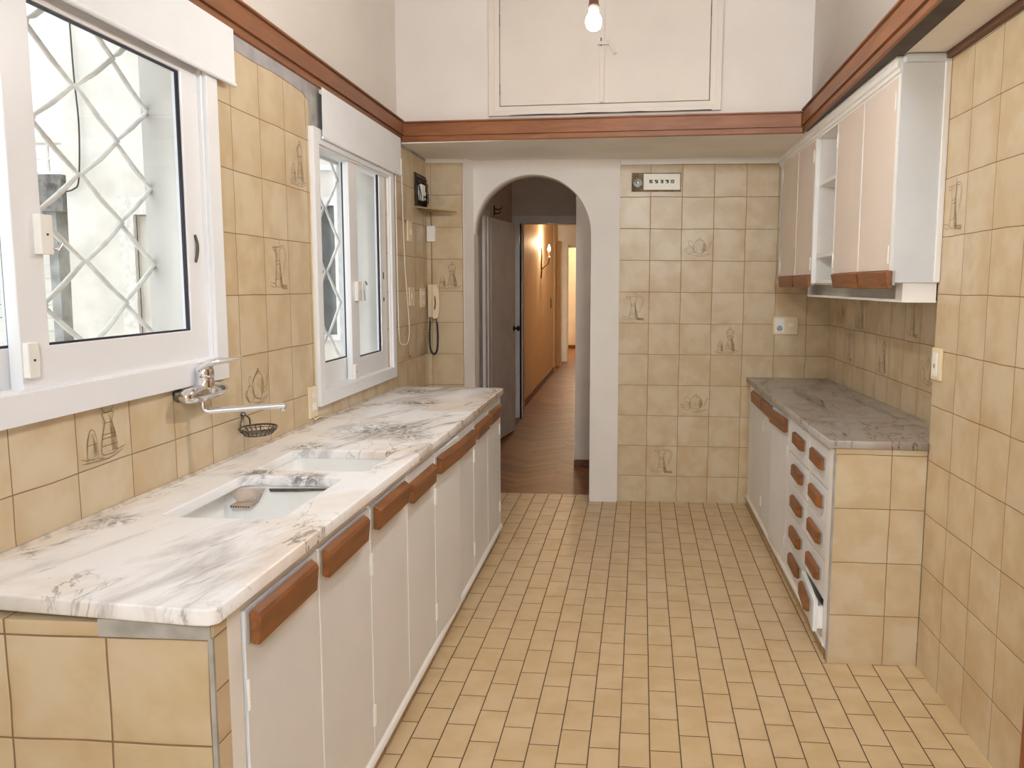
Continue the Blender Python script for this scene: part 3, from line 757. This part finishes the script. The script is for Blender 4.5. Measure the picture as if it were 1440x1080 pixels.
obj('spout', tube(None, smoothpath([(tx, 2.212, tz-.018), (tx, 2.212, tz-.045), (tx+.012, 2.216, tz-.053), (tx+.05, 2.228, tz-.051), (-1.03, 2.275, tz-.044), (-1.008, 2.282, tz-.044)], 4), .0092, 14), M_chrome, t, smooth=True)
obj('aerator', lathe(None, [(.0085, tz-.060), (.009, tz-.05), (.006, tz-.044)], (-1.014, 2.281, 0), 'z', 14), M_chrome, t, smooth=True)

# soap basket
t = thing('soap_basket', 'small dark wire soap basket hanging on the tiles beside the tap', 'soap dish', (XL, 2.52, .94))
cx_, cy_, cz_ = -1.198, 2.500, .938
bm = bmesh.new()
def oval(rx, ry, z, n=28): return [(cx_+rx*math.cos(2*PI*k/n), cy_+ry*math.sin(2*PI*k/n), z) for k in range(n)]
tube(bm, oval(.056, .070, cz_+.006), .0034, 6, closed=True)
tube(bm, oval(.053, .067, cz_-.002), .0016, 6, closed=True)
tube(bm, oval(.040, .054, cz_-.014), .0018, 6, closed=True)
for k in range(22):
    a = 2*PI*k/22
    tube(bm, [(cx_+.056*math.cos(a), cy_+.070*math.sin(a), cz_+.006), (cx_+.040*math.cos(a), cy_+.054*math.sin(a), cz_-.014)], .0020, 5)
for k in range(-4, 5):
    xx = k*.009; ry = .054*math.sqrt(max(0, 1-(xx/.040)**2))
    tube(bm, [(cx_+xx, cy_-ry, cz_-.014), (cx_+xx, cy_+ry, cz_-.014)], .0013, 5)
obj('basket', bm, plain('tarnished_wire', '7C766C', .3, metal=.85, var=.3, scale=50), t)
bm = tube(None, smoothpath([(XL+.012, 2.487, cz_+.004), (XL+.012, 2.492, cz_+.028), (XL+.010, 2.52, cz_+.042), (XL+.012, 2.548, cz_+.028), (XL+.012, 2.553, cz_+.004)], 5), .0028, 8)
lathe(bm, [(.008, XL+.0005), (.008, XL+.006), (.005, XL+.014)], (0, 2.52, cz_+.046), 'x', 12)
obj('hanger', bm, plain('tarnished_hook', '6C6862', .3, metal=.85), t)

# ------------------------------------------------------------------ right run
def warpR(x, y, z): return Vector((x+.0127*(y-2.92)*clamp((1.15-x)/.3), y, z-.0105*(y-3.9)*z/.85))
oR = (1.0, 4.0, 0)
cabR = thing('base_cabinet', 'white base cabinet with three doors, ten small drawers and tiled end under the grey marble', 'cabinet', oR, warp=warpR)
GX = .776
bm = bmesh.new()
box(bm, GX, GX+.02, 2.958, 2.985, .045, .812); box(bm, GX-.0045, GX, 2.926, 2.985, .045, .812); box(bm, GX, GX+.02, 4.955, 5.13, .045, .812)
box(bm, GX, GX+.02, 2.985, 4.955, .795, .812); box(bm, GX, GX+.02, 2.985, 4.955, .045, .085)
box(bm, GX+.003, GX+.02, 3.325, 3.337, .085, .80); box(bm, GX+.003, GX+.02, 3.772, 3.79, .085, .80)
box(bm, GX+.02, 1.27, 2.97, 5.13, .07, .085); box(bm, 1.255, 1.27, 2.97, 5.13, .085, .80)
obj('carcass', bm, M_cabw, cabR, bevel=.0015)
obj('bottom_moulding', prism(None, [(0, .045), (-.007, .045), (-.011, .055), (-.007, .064), (0, .070)], lambda p, a: (GX+p[0], a, p[1]), 2.958, 5.12), M_cabw, cabR)
obj('toe_kick', B(GX+.002, GX+.03, 2.92, 5.13, 0, .045), M_kick, cabR)
obj('tiled_end_panel', B(GX-.002, 1.106, 2.918, 2.957, 0, .815), M_tileER, cabR)
obj('cement_edge', B(GX-.0045, GX+.003, 2.9165, 2.9255, .03, .80), M_gray, cabR)
for (y0, y1, hs, he, hy, sw) in ((4.535, 4.952, 4.49+.03, 4.90, 4.54, 0), (4.155, 4.53, 4.145+.02, 4.50, 4.53, 0), (3.794, 4.15, 3.80, 4.125, 3.80, 1)):
    d = obj('door', B(GX-.003, GX+.016, y0, y1, .085, .794), M_doorp, cabR, bevel=.0015)
    handle(d, GX-.003, -1, hs, he, .779)
    hinge(d, GX-.002, -1, hy, .60); hinge(d, GX-.002, -1, hy, .155)
    if sw: swing(d, oR, GX, y0, .05, warpR)
zl = [.797, .642, .500, .357, .214, .088]
for c, (ya, yb_) in enumerate(((3.340, 3.770), (2.988, 3.323))):
    for k in range(5):
        z1_, z0_ = zl[k]-.003, zl[k+1]+.003
        open_ = .016 if (c == 1 and k == 4) else 0
        d = obj('drawer', B(GX-.003-open_, GX+.014-open_, ya, yb_, z0_, z1_), M_doorp, cabR, bevel=.0015)
        if open_:
            bm = bmesh.new()
            for a_, b_ in ((ya+.002, ya+.014), (yb_-.026, yb_-.014)): box(bm, GX+.014-open_, GX+.10, a_, b_, z0_+.012, z1_-.02)
            box(bm, GX+.014-open_, GX+.10, ya+.014, yb_-.014, z0_+.008, z0_+.014)
            obj('drawer_box', bm, M_cabw, d)
        yc = (3.505 if c == 0 else 3.145); zc_ = (z0_+z1_)/2+(.012 if k < 4 else .018)
        # block pull with bevelled ends and a metal back
        bm = bmesh.new(); xf = GX-.003-open_; hl = .096; hh = .024
        loops = [(0.006, 1.0, 1.0), (.016, 1.0, 1.0), (.026, .80, .9)]
        rr = []
        for dx, ky, kz in loops:
            rr.append([bm.verts.new((xf-dx, yc+sy*hl*ky, zc_+sz*hh*kz+(.004 if sy > 0 else -.002))) for sy, sz in ((-1, -1), (1, -1), (1, 1), (-1, 1))])
        for A, Bq in zip(rr, rr[1:]):
            for i in range(4): bm.faces.new((A[i], A[(i+1) % 4], Bq[(i+1) % 4], Bq[i]))
        bm.faces.new(rr[0]); bm.faces.new(rr[-1])
        obj('drawer_pull', bm, M_handle, d, bevel=.0015)
        obj('pull_bracket', B(xf-.0065, xf+.0005, yc-hl-.006, yc+hl+.003, zc_-hh*.8, zc_+hh*.9), M_steel, d, bevel=.001)
        if open_: swing(d, oR, GX, yb_, -.065, warpR)
out = [(.752, 2.918), (1.102, 2.905), (1.1055, 2.92), (1.288, 2.925), (1.288, 5.132), (.752, 5.132)]
wtr = thing('marble_worktop', 'short grey brown marble worktop under the wall cabinets', 'worktop', (1.02, 4.0, .82), warp=warpR)
obj('slab', plate(out, [], lambda u, v, w: (u, v, .8155+w), .030, bevel=.004), M_marR, wtr)

# ------------------------------------------------------------------ wall cabinet
oU = (1.1, 3.9, 1.43)
wc = thing('wall_cabinet', 'white wall cabinet with four cream doors and an open shelf bay', 'cabinet', oU)
UX = .955
bm = bmesh.new()
box(bm, UX-.0135, XR-.003, 2.905, 2.925, 1.432, 2.187)
bm2 = bmesh.new()
box(bm2, UX+.002, 1.285, 2.925, 5.13, 1.432, 1.446); box(bm2, 1.272, 1.287, 2.925, 5.13, 1.446, 2.187)
for y in (3.722, 4.15): box(bm2, UX, 1.272, y-.008, y+.008, 1.432, 2.187)
box(bm2, UX, 1.272, 5.10, 5.13, 1.446, 2.187)
box(bm2, UX, 1.286, 2.925, 5.13, 2.150, 2.187)
obj('carcass', bm2, M_cabw, wc, bevel=.0015)
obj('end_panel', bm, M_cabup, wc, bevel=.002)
for y in (4.550, 3.333): obj('edge_highlight', B(UX-.0155, UX+.01, y-.006, y+.006, 1.476, 2.149), M_cabw, wc, bevel=.001)  # white strips added to paint the highlight along the door edges
for y in (3.732, 4.147): obj('bay_stile', B(UX-.015, UX+.01, y-.008, y+.008, 1.432, 2.149), M_cabw, wc, bevel=.001)
obj('near_stile', B(UX-.0155, UX-.0137, 2.905, 2.935, 1.434, 2.149), M_cabw, wc)
obj('end_corner_strip', B(XR-.022, XR-.0008, 2.898, 2.910, 1.434, 2.19), M_cabw, wc, bevel=.003)
prc = [(0, 2.150), (.006, 2.150), (.006, 2.160), (.013, 2.163), (.013, 2.176), (.022, 2.180), (.022, 2.200), (.028, 2.203), (.028, 2.2135), (0, 2.2135)]
obj('cornice', prism(None, prc, lambda p, a: (UX-.004-p[0]+.004, a, p[1]), 2.93, 5.13), M_soffit, wc)
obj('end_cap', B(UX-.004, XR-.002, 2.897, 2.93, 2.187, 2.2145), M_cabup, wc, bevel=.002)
for (y0, y1) in ((3.742, 4.13),):
    for z in (1.925, 1.570): obj('shelf', B(UX+.006, 1.27, y0-.012, y1+.012, z-.010, z+.010), M_cabw, wc, bevel=.001)
for (y0, y1, hy, h0, h1) in ((4.552, 4.98, 4.975, 4.53, 4.93), (4.165, 4.548, 4.17, 4.13, 4.51), (3.335, 3.728, 3.722, 3.268, 3.67), (2.940, 3.331, 2.945, 2.890, 3.258)):
    d = obj('door', B(UX-.014, UX, y0+.002, y1-.002, 1.476, 2.148), M_doorup, wc, bevel=.0015)
    bm = bmesh.new()
    pp = [(0, 0), (.012, 0), (.026, -.004), (.014, -.062), (.008, -.064), (0, -.058)]
    prism(bm, pp, lambda p, a: (UX-.012-p[0], a, 1.474+p[1]), h0+.015, h1-.005)
    obj('handle', bm, M_handle, d, bevel=.0015)
    obj('backing_strip', B(UX-.012, UX-.003, h0+.012, h1-.003, 1.422, 1.474), M_steel, d)
    for z in (2.035, 1.50): hinge(d, UX-.013, -1, hy, z, .065)
# shallow box under the cabinet
bm = bmesh.new(); LX = .985
box(bm, LX, LX+.014, 2.93, 4.42, 1.362, 1.372); box(bm, LX, LX+.014, 2.93, 4.42, 1.424, 1.432)
box(bm, LX, LX+.014, 2.93, 2.99, 1.372, 1.424); box(bm, LX, LX+.014, 4.39, 4.42, 1.372, 1.424)
box(bm, LX+.014, 1.272, 2.93, 4.42, 1.362, 1.368); box(bm, LX, 1.272, 4.41, 4.42, 1.362, 1.432); box(bm, LX, XR-.004, 2.918, 2.93, 1.362, 1.432)
obj('bottom_tray', bm, M_cabw, wc)
obj('tray_panel', B(LX+.040, LX+.046, 2.99, 4.39, 1.368, 1.428), plain('tray_grey', 'C4BEB2', .7), wc)

# ------------------------------------------------------------------ high cupboard on the upper back wall
t = bpy.data.objects.new('high_cupboard', None); C.objects.link(t)
t.location = (-1.25, 4.505, 2.33); t.rotation_euler = (0, 0, -math.atan(.0965))
t['label'] = 'cream double door cupboard set high in the wall behind the hanging bulb'; t['category'] = 'cupboard'
def lp(outer, holes, y0, dep): return plate(outer, holes, lambda u, v, w: (u, y0+w, v), dep)
fr = obj('frame', lp(rect(.490, 0, 1.742, .80), [rect(.522, .026, 1.712, .772)], -.022, .021), M_cup, t, bevel=.002)
obj('inner_frame', lp(rect(.520, .024, 1.714, .775), [rect(.550, .050, 1.683, .75)], -.015, .014), M_cup, t, bevel=.002)
dl = obj('door', B(.5545, 1.108, -.012, -.001, .0545, .747), M_cup, t, bevel=.001)
dr = obj('door', B(1.112, 1.6785, -.012, -.001, .0545, .747), M_cup, t, bevel=.001)
obj('centre_strip', B(1.101, 1.126, -.024, -.0118, .056, .345), M_cup, dl, bevel=.002)
obj('centre_strip', B(1.101, 1.126, -.019, -.0118, .345, .747), M_cup, dl, bevel=.002)
for dd_, x in ((dl, .5505), (dr, 1.6825)):
    for z in (.115, .475):
        bm = bmesh.new()
        for q in range(5): box(bm, x-.002, x+.002, -.0135, -.009, z+q*.012, z+q*.012+.006)
        obj('hinge', bm, M_darkm, dd_)
bm = box(None, 1.090, 1.150, -.034, -.018, .350, .366)
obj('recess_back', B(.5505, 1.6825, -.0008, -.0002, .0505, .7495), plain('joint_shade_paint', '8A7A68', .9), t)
lt = obj('latch', tube(bm, [(1.143, -.030, .372), (1.185, -.038, .298)], .0085, 8), M_cup, t)
obj('latch_pin', tube(None, [(1.108, -.03, .345), (1.108, -.03, .385)], .003, 6), M_darkm, lt)
bm = lp([(.60, -.001), (1.0, -.001), (1.70, -.001), (1.69, .004), (1.4, .002), (1.31, .005), (1.2, .003), (1.05, .0055), (.95, .002), (.8, .004), (.62, .002)], [], -.0235, .002)
obj('gap_line', bm, M_dark, t)

# ------------------------------------------------------------------ hanging bulb
t = thing('pendant_bulb', 'bare lit round bulb hanging on a cord from the ceiling', 'light bulb', (-.111, 2.55, 2.19))
bx, by = -.111, 2.55
obj('glass_globe', lathe(None, [(.0005, 2.1955), (.011, 2.197), (.020, 2.2035), (.0240, 2.213), (.0255, 2.222), (.0240, 2.232), (.019, 2.241), (.0155, 2.248), (.0150, 2.256)], (bx, by, 0), 'z', 24), M_bulb, t, smooth=True)
obj('bulb_neck', lathe(None, [(.0150, 2.2555), (.0152, 2.2685), (.013, 2.270)], (bx, by, 0), 'z', 20), M_whitep, t, smooth=True)
obj('lamp_holder', lathe(None, [(.0165, 2.268), (.0175, 2.270), (.015, 2.276), (.0145, 2.31), (.010, 2.325), (.004, 2.33)], (bx, by, 0), 'z', 20), M_bakel, t, smooth=True)
obj('cord', tube(None, [(bx, by, 2.329), (bx, by, 3.199)], .003, 8), M_bakel, t)
t = thing('fill_globe', 'added white fill light globe, unseen behind the camera', 'fill light', (.55, -1.7, 2.62))  # glowing globe added out of view as fill light
g = lathe(None, [(.155*math.sin(PI*(k+.3)/18.6), -.155*math.cos(PI*(k+.3)/18.6)) for k in range(19)], (.55, -1.7, 2.62), 'z', 24)
obj('globe', g, emit('fill_globe_glow', (.88, .95, 1, 1), 60), t, smooth=True)
obj('stem', tube(None, [(.55, -1.7, 2.776), (.55, -1.7, 3.199)], .01, 10), M_steel, t)

# ------------------------------------------------------------------ switches and sockets
def pl_box(x0, x1, y0, y1, z0, z1): return B(x0, x1, y0, y1, z0, z1)
def switch_left(name, label, cat, y0, y1, z0, z1, rockers):
    t = thing(name, label, cat, (XL, (y0+y1)/2, z0), 'switch plates on the left wall')
    obj('plate', B(XL+.0003, XL+.009, y0, y1, z0, z1), M_cream, t, bevel=.002)
    for a, b, c, d in rockers: obj('rocker', B(XL+.008, XL+.0125, a, b, c, d), M_whitep, t, bevel=.001)
    return t
switch_left('light_switch', 'cream light switch, upper one between far window and fuse box corner', 'switch', 4.555, 4.645, 1.662, 1.775, [(4.60, 4.635, 1.70, 1.73)])
switch_left('light_switch', 'plain cream plate on left tiles below the upper switch, beside the cord loop', 'switch', 4.572, 4.672, 1.288, 1.395, [(4.60, 4.61, 1.33, 1.36)])
switch_left('light_switch', 'cream double switch plate on left tiles right beside the wall phone', 'switch', 4.826, 4.93, 1.272, 1.388, [(4.85, 4.90, 1.345, 1.37), (4.85, 4.90, 1.29, 1.315)])
t = switch_left('wall_socket', 'cream double plate beside the far window just above the white marble', 'socket', 3.065, 3.150, .876, 1.002, [(3.095, 3.13, .955, .985), (3.095, 3.13, .905, .935)])
bm = tube(None, smoothpath([(XL+.004, 3.12, .875), (XL+.006, 3.125, .862), (XL+.007, 3.16, .868), (XL+.006, 3.26, .853)], 4), .0028, 6)
obj('cable', bm, M_cream, t)
obj('conduit', tube(None, [(XL+.003, 3.148, 1.003), (XL+.003, 3.150, 1.85)], .0028, 6), M_cream, t)
t = thing('wall_socket', 'cream socket and switch plate above the grey marble on the back wall', 'socket', (1.015, YBR, 1.11))
pf = obj('plate', B(.938, 1.093, YBR-.012, YBR-.0003, 1.110, 1.224), M_cream, t, bevel=.003)
obj('socket_insert', B(.950, 1.006, YBR-.015, YBR-.011, 1.122, 1.212), M_whitep, pf, bevel=.001)
obj('socket_holes', lathe(None, [(.019, YBR-.0165), (.019, YBR-.0145)], (.978, 0, 1.150), 'y', 20), M_steel, t)
bm = bmesh.new()
for dx, dz in ((-.009, -.006), (.009, -.006), (0, .009)): lathe(bm, [(.0035, YBR-.0172), (.0035, YBR-.016)], (.978+dx, 0, 1.150+dz), 'y', 10)
obj('pin_holes', bm, M_black, t)
obj('rocker', B(1.028, 1.066, YBR-.0165, YBR-.011, 1.155, 1.182), M_whitep, t, bevel=.001)
t = thing('light_switch', 'tall cream rocker switch at the corner of the near right wall', 'switch', (XR, 2.865, 1.095))
obj('plate', B(XR-.012, XR-.0003, 2.828, 2.908, 1.090, 1.203), M_cream, t, bevel=.003)
obj('rocker', B(XR-.016, XR-.011, 2.850, 2.888, 1.105, 1.188), M_whitep, t, bevel=.001)
obj('key_symbol', B(XR-.0166, XR-.0158, 2.866, 2.872, 1.133, 1.148), M_darkm, t)

# fuse boxes
t = thing('fuse_box', 'open wall recess full of dark wiring and white fuses above a drooping flap', 'fuse box', (XL, 4.86, 1.885))
fb = obj('recess', B(XL+.0005, XL+.006, 4.735, 4.995, 1.872, 2.075), plain('soot_stain', '5E4C38', .9, var=.4, scale=16), t)
obj('dark_interior', B(XL+.006, XL+.008, 4.752, 4.985, 1.885, 2.055), M_dark, t)
bm = bmesh.new(); random.seed(5)
obj('box_rim', ring(None, XL+.004, XL+.012, 4.745, 4.992, 1.878, 2.062, .008, .008, .008, .008), M_darkm, t)
box(bm, XL+.008, XL+.034, 4.79, 4.87, 1.945, 2.01); box(bm, XL+.008, XL+.030, 4.80, 4.85, 1.915, 1.948); box(bm, XL+.008, XL+.028, 4.88, 4.95, 1.955, 1.975); box(bm, XL+.008, XL+.026, 4.88, 4.94, 1.925, 1.94)
obj('fuse', bm, M_whitep, t, bevel=.003)
bm = bmesh.new()
for k in range(12):
    y = 4.77+random.random()*.2
    tube(bm, smoothpath([(XL+.010, y, 1.89+random.random()*.03), (XL+.02+random.random()*.015, y+random.uniform(-.03, .03), 1.94), (XL+.010, y+random.uniform(-.04, .04), 2.04)], 4), .0022, 5)
obj('wiring', bm, [M_black], t)
bm = bmesh.new()
for k in range(5):
    y = 4.78+random.random()*.18
    tube(bm, smoothpath([(XL+.010, y, 2.0), (XL+.024, y+random.uniform(-.03, .03), 2.02), (XL+.010, y+random.uniform(-.04, .04), 2.045)], 4), .0024, 5)
obj('wiring', bm, plain('red_wire', '5A2A1C', .5), t)
bm = prism(None, [(XL+.002, 4.725), (-1.06, 4.93), (-1.055, 4.95), (XL+.002, 5.01)], lambda p, a: (p[0], p[1], 1.868+a-.012*(p[0]-XL)/.2), 0, .008)
obj('flap', bm, plain('flap_board', 'A58C66', .7, var=.2, scale=20), t)
t = thing('bell_chime_panel', 'white panel with five small black marked windows beside a round bell', 'panel', (.18, YBR, 2.0))
obj('backing', B(.026, .336, YBR-.008, YBR-.0003, 2.004, 2.120), plain('stained_backing', '8C7558', .7, var=.3, scale=20), t)
obj('bell', lathe(None, [(.033, YBR-.008), (.034, YBR-.016), (.027, YBR-.024), (.012, YBR-.028), (.010, YBR-.026), (.004, YBR-.031)], (.064, 0, 2.058), 'y', 24), M_steel, t, smooth=False)
pn = obj('front_plate', B(.100, .330, YBR-.030, YBR-.008, 2.012, 2.112), M_ivory, t, bevel=.003)
glyph = [[(0,0,1,1), (.55,.55,1.1,.75)], [(.0,.5,1,1), (.3,0,1,.5)], [(.0,.6,1,1), (.2,.3,1,.6), (.0,.0,.8,.3)], [(.0,.65,1,1), (.45,0,1,.65)], [(.0,.5,1,1), (.15,.0,1,.5)]]
for k in range(5):
    x0 = .136+k*.0335
    bm = B(x0, x0+.021, YBR-.0308, YBR-.0295, 2.053, 2.074)
    m = obj('marker_window', bm, M_black, pn)
    gl = [[(.55, .45, .85, .65), (.15, .15, .35, .3)], [(.0, .1, .3, .5), (.5, .6, .7, .8)], [(.0, .0, .25, .9), (.4, .45, .6, .55)], [(.0, .1, .45, .55)], [(.2, .3, .8, .4), (.2, .6, .8, .7)]][k]
    bm = bmesh.new()
    for a, b, c, d in gl: box(bm, x0+.021*a, x0+.021*c, YBR-.0312, YBR-.0306, 2.053+.021*b, 2.053+.021*d)
    obj('marker_pattern', bm, M_ivory, m)
# wall phone
t = thing('wall_phone', 'cream wall intercom phone with a looped black cord in the far left corner', 'telephone', (-1.218, YBL, 1.2))
obj('base', B(-1.253, -1.190, YBL-.040, YBL-.0003, 1.205, 1.412), M_cream, t, bevel=.004)
bm = bmesh.new()
hp = [(-1.216, 1.405), (-1.192, 1.408), (-1.180, 1.396), (-1.173, 1.34), (-1.171, 1.30), (-1.174, 1.25), (-1.182, 1.206), (-1.196, 1.198), (-1.216, 1.200)]
prism(bm, hp, lambda p, a: (p[0], a, p[1]), YBL-.072, YBL-.041)
hs = obj('handset', bm, M_cream, t, bevel=.004)
obj('handset_hollow', prism(None, [(-1.204, 1.345), (-1.196, 1.335), (-1.192, 1.30), (-1.196, 1.262), (-1.206, 1.25), (-1.201, 1.30)], lambda p, a: (p[0], a, p[1]), YBL-.0735, YBL-.0715), M_bakel, hs)
pts = [(-1.243, YBL-.03, 1.206), (-1.242, YBL-.03, 1.17), (-1.246, YBL-.03, 1.08), (-1.240, YBL-.03, 1.00), (-1.222, YBL-.03, .972), (-1.200, YBL-.03, .995), (-1.193, YBL-.03, 1.08), (-1.197, YBL-.03, 1.16), (-1.200, YBL-.04, 1.20)]
path = smoothpath(pts, 10); bm = bmesh.new()
tap = [(.45 if i < 8 or i > len(path)-9 else (1 if i % 2 else .8)) for i in range(len(path))]
obj('cord', tube(None, path, .0068, 8, taper=tap), M_black, t, smooth=True)
o = setorg(obj('junction_box', B(-1.262+.004, -1.203, YBL-.032, YBL-.0003, 1.68, 1.778), M_whitep, bevel=.005), (-1.23, YBL-.0003, 1.68))
o['label'] = 'small white cover box on the tiles above the wall phone'; o['category'] = 'junction box'
bm = tube(None, [(-1.232, YBL-.004, 1.779), (-1.236, YBL-.004, 1.875)], .0022, 6); tube(bm, [(-1.232, YBL-.003, 1.413), (-1.232, YBL-.003, 1.679)], .0016, 6)
obj('cable', bm, M_bakel, None)
c_ = bpy.data.objects.get('cable.001') or bpy.data.objects['cable']
c_['label'] = 'thin brown cable running down the corner between fuse box and phone'; c_['category'] = 'cable'

# near door casing on the right wall
d1 = structroot('door_1')
M_casing = wood('casing_wood', '9A5A30', '7A4220', sc=(30, 30, 3))
obj('door_casing', plate([(2.108, 0), (2.108, 2.12), (1.04, 2.12), (1.04, 0), (1.12, 0), (1.12, 2.04), (2.03, 2.04), (2.03, 0)], [], lambda u, v, w: (XR-.018+w, u, v), .0175), M_casing, d1, bevel=.003)
obj('door_leaf', B(XR-.008, XR-.0005, 1.12, 2.03, .01, 2.04), M_casing, d1)

# ------------------------------------------------------------------ the hall beyond the arch
struct('wall_hall_left', B(-1.32, -1.20, 5.262, 8.47, 0, 2.9), M_hallw)
struct('wall_hall_right', B(-.385, .4, 6.10, 6.24, .055, 2.9), M_hallw)
struct('baseboard_hall', B(-.39, .4, 6.085, 6.24, 0, .055), M_skirt)
struct('wall_hall_side', B(.30, .42, 5.262, 8.47, 0, 2.9), M_hallw)
struct('ceiling', B(-1.32, .42, 5.262, 8.47, 2.9, 2.98), M_hallw)
struct('wall_hall_back', plate([(-1.20, 0), (-1.20, 2.9), (.3, 2.9), (.3, 0), (-.25, 0), (-.25, 2.045), (-1.085, 2.045), (-1.085, 0)], [], lambda u, v, w: (u, 8.35+w, v), .12), M_hallw)
d2 = structroot('door_2')
obj('door_casing', plate([(-1.195, 0), (-1.195, 2.125), (-.15, 2.125), (-.15, 0), (-.25, 0), (-.25, 2.045), (-1.115, 2.045), (-1.115, 0)], [], lambda u, v, w: (u, 8.325+w, v), .026), M_cabw, d2, bevel=.003)
obj('door_jamb', B(-1.135, -1.10, 8.35, 8.62, 0, 2.045), M_cabw, d2)
# door leaf open against the hall's left wall, and its frame
d4 = structroot('door_4')
bm = bmesh.new()
box(bm, -1.20, -1.175, 5.70, 5.80, 0, 2.04); box(bm, -1.20, -1.150, 6.02, 6.06, 0, 2.0); box(bm, -1.20, -1.175, 6.62, 6.72, 0, 2.0); box(bm, -1.20, -1.168, 6.74, 6.86, 0, 1.985); box(bm, -1.20, -1.175, 5.70, 6.86, 1.985, 2.04)
obj('door_casing', bm, M_cabw, d4, bevel=.003)
a_ = math.atan2(7.56-6.86, -1.055+1.165)
def leaf(s, w, z): return (-1.165+s*math.cos(a_)+w*math.sin(a_), 6.86+s*math.sin(a_)-w*math.cos(a_), z)
L_ = math.hypot(.11, .70)
lf = obj('door_leaf', prism(None, [(0, 0), (L_, 0), (L_, -.035), (0, -.035)], lambda p, a: leaf(p[0], p[1], a), .012, 1.985), plain('hall_door_paint', 'F0E6DA', .5), d4, bevel=.002)
kb = leaf(L_-.06, .0, 1.0)
bm = lathe(None, [(.026, 0), (.026, .006), (.010, .010), (.010, .03), (.024, .036), (.026, .05), (.016, .06)], (0, 0, 0), 'x', 16)
for v in bm.verts:
    s, w_, z = L_-.05+v.co.y, v.co.x, 1.0+v.co.z
    v.co = leaf(s, w_, z)
obj('door_knob', bm, M_black, lf)
t = thing('coat_hook', 'small black iron hook high on the left hall wall', 'hook', (-1.2, 7.25, 2.06))
bm = B(-1.1995, -1.19, 7.20, 7.225, 2.03, 2.12)
tube(bm, [(-1.192, 7.21, 2.09), (-1.15, 7.23, 2.085), (-1.13, 7.24, 2.105)], .006, 6); tube(bm, [(-1.192, 7.21, 2.05), (-1.155, 7.23, 2.05), (-1.14, 7.24, 2.07)], .006, 6)
obj('hook', bm, M_black, t)
# corridor
struct('wall_corridor_left', B(-1.30, -1.172, 8.47, 12.82, 0, 2.9), M_corr)
struct('baseboard_corridor', B(-1.173, -1.155, 8.62, 12.82, 0, .085), M_skirt)
struct('wall_corridor_right', B(.05, .2, 8.47, 18.5, 0, 2.9), M_corr)
struct('ceiling', B(-3.2, .3, 8.47, 18.5, 2.45, 2.55), M_corr)
bm = bmesh.new()
box(bm, -1.30, -1.150, 12.82, 12.98, 0, 2.16); box(bm, -1.35, -1.25, 12.98, 13.9, 0, 2.45); box(bm, -1.30, -1.175, 12.98, 13.7, 2.10, 2.45)
box(bm, -1.30, -1.125, 13.7, 13.95, 0, 2.16)
struct('door_5', bm, M_corr, bevel=.004)
struct('wall_corridor_end', plate([(-1.30, 0), (-1.30, 2.45), (.05, 2.45), (.05, 0), (-.18, 0), (-.18, 2.09), (-1.065, 2.09), (-1.065, 0)], [], lambda u, v, w: (u, 14.6+w, v), .12), M_corr)
struct('trim_8', B(-1.10, -1.055, 14.56, 14.60, 0, 2.13), M_corr, bevel=.004)
struct('wall_far', B(-3.2, .3, 17.75, 17.9, 0, 2.6), M_corr)
struct('baseboard_far', B(-3.2, .2, 17.73, 17.75, 0, .07), M_skirt)
struct('wall_far_left', B(-3.2, -3.1, 14.72, 17.75, 0, 2.6), M_corr)
struct('wall_far_near', B(-3.2, -1.3, 14.6, 14.72, 0, 2.6), M_corr)
# candle sconce
t = thing('wall_sconce', 'lit candle style wall sconce with curved dark arm in the corridor', 'wall lamp', (-1.172, 11.0, 1.55))
sy = 10.95
obj('stem', tube(None, smoothpath([(-1.168, sy, 1.50), (-1.160, sy, 1.60), (-1.165, sy, 1.70), (-1.160, sy, 1.82), (-1.168, sy, 1.92)], 4), .008, 8), M_darkm, t)
obj('arm', tube(None, smoothpath([(-1.160, sy, 1.62), (-1.12, sy, 1.66), (-1.075, sy, 1.70), (-1.06, sy, 1.78)], 5), .007, 8), M_darkm, t)
obj('candle', lathe(None, [(.014, 1.78), (.022, 1.79), (.012, 1.80), (.011, 1.865)], (-1.06, sy, 0), 'z', 12), M_ivory, t)
obj('flame_bulb', lathe(None, [(.010, 1.866), (.020, 1.89), (.018, 1.915), (.008, 1.945), (.002, 1.96)], (-1.06, sy, 0), 'z', 14), M_flame, t, smooth=True)
o = bpy.data.objects['sconce_light']; o.location = (-1.04, sy, 1.985)
o = setorg(obj('bell_push', B(-1.1715, -1.160, 12.35, 12.42, 1.05, 1.20), M_darkm), (-1.1715, 12.38, 1.05))
o['label'] = 'narrow dark plate on the warm lit corridor wall beyond the sconce'; o['category'] = 'plate'
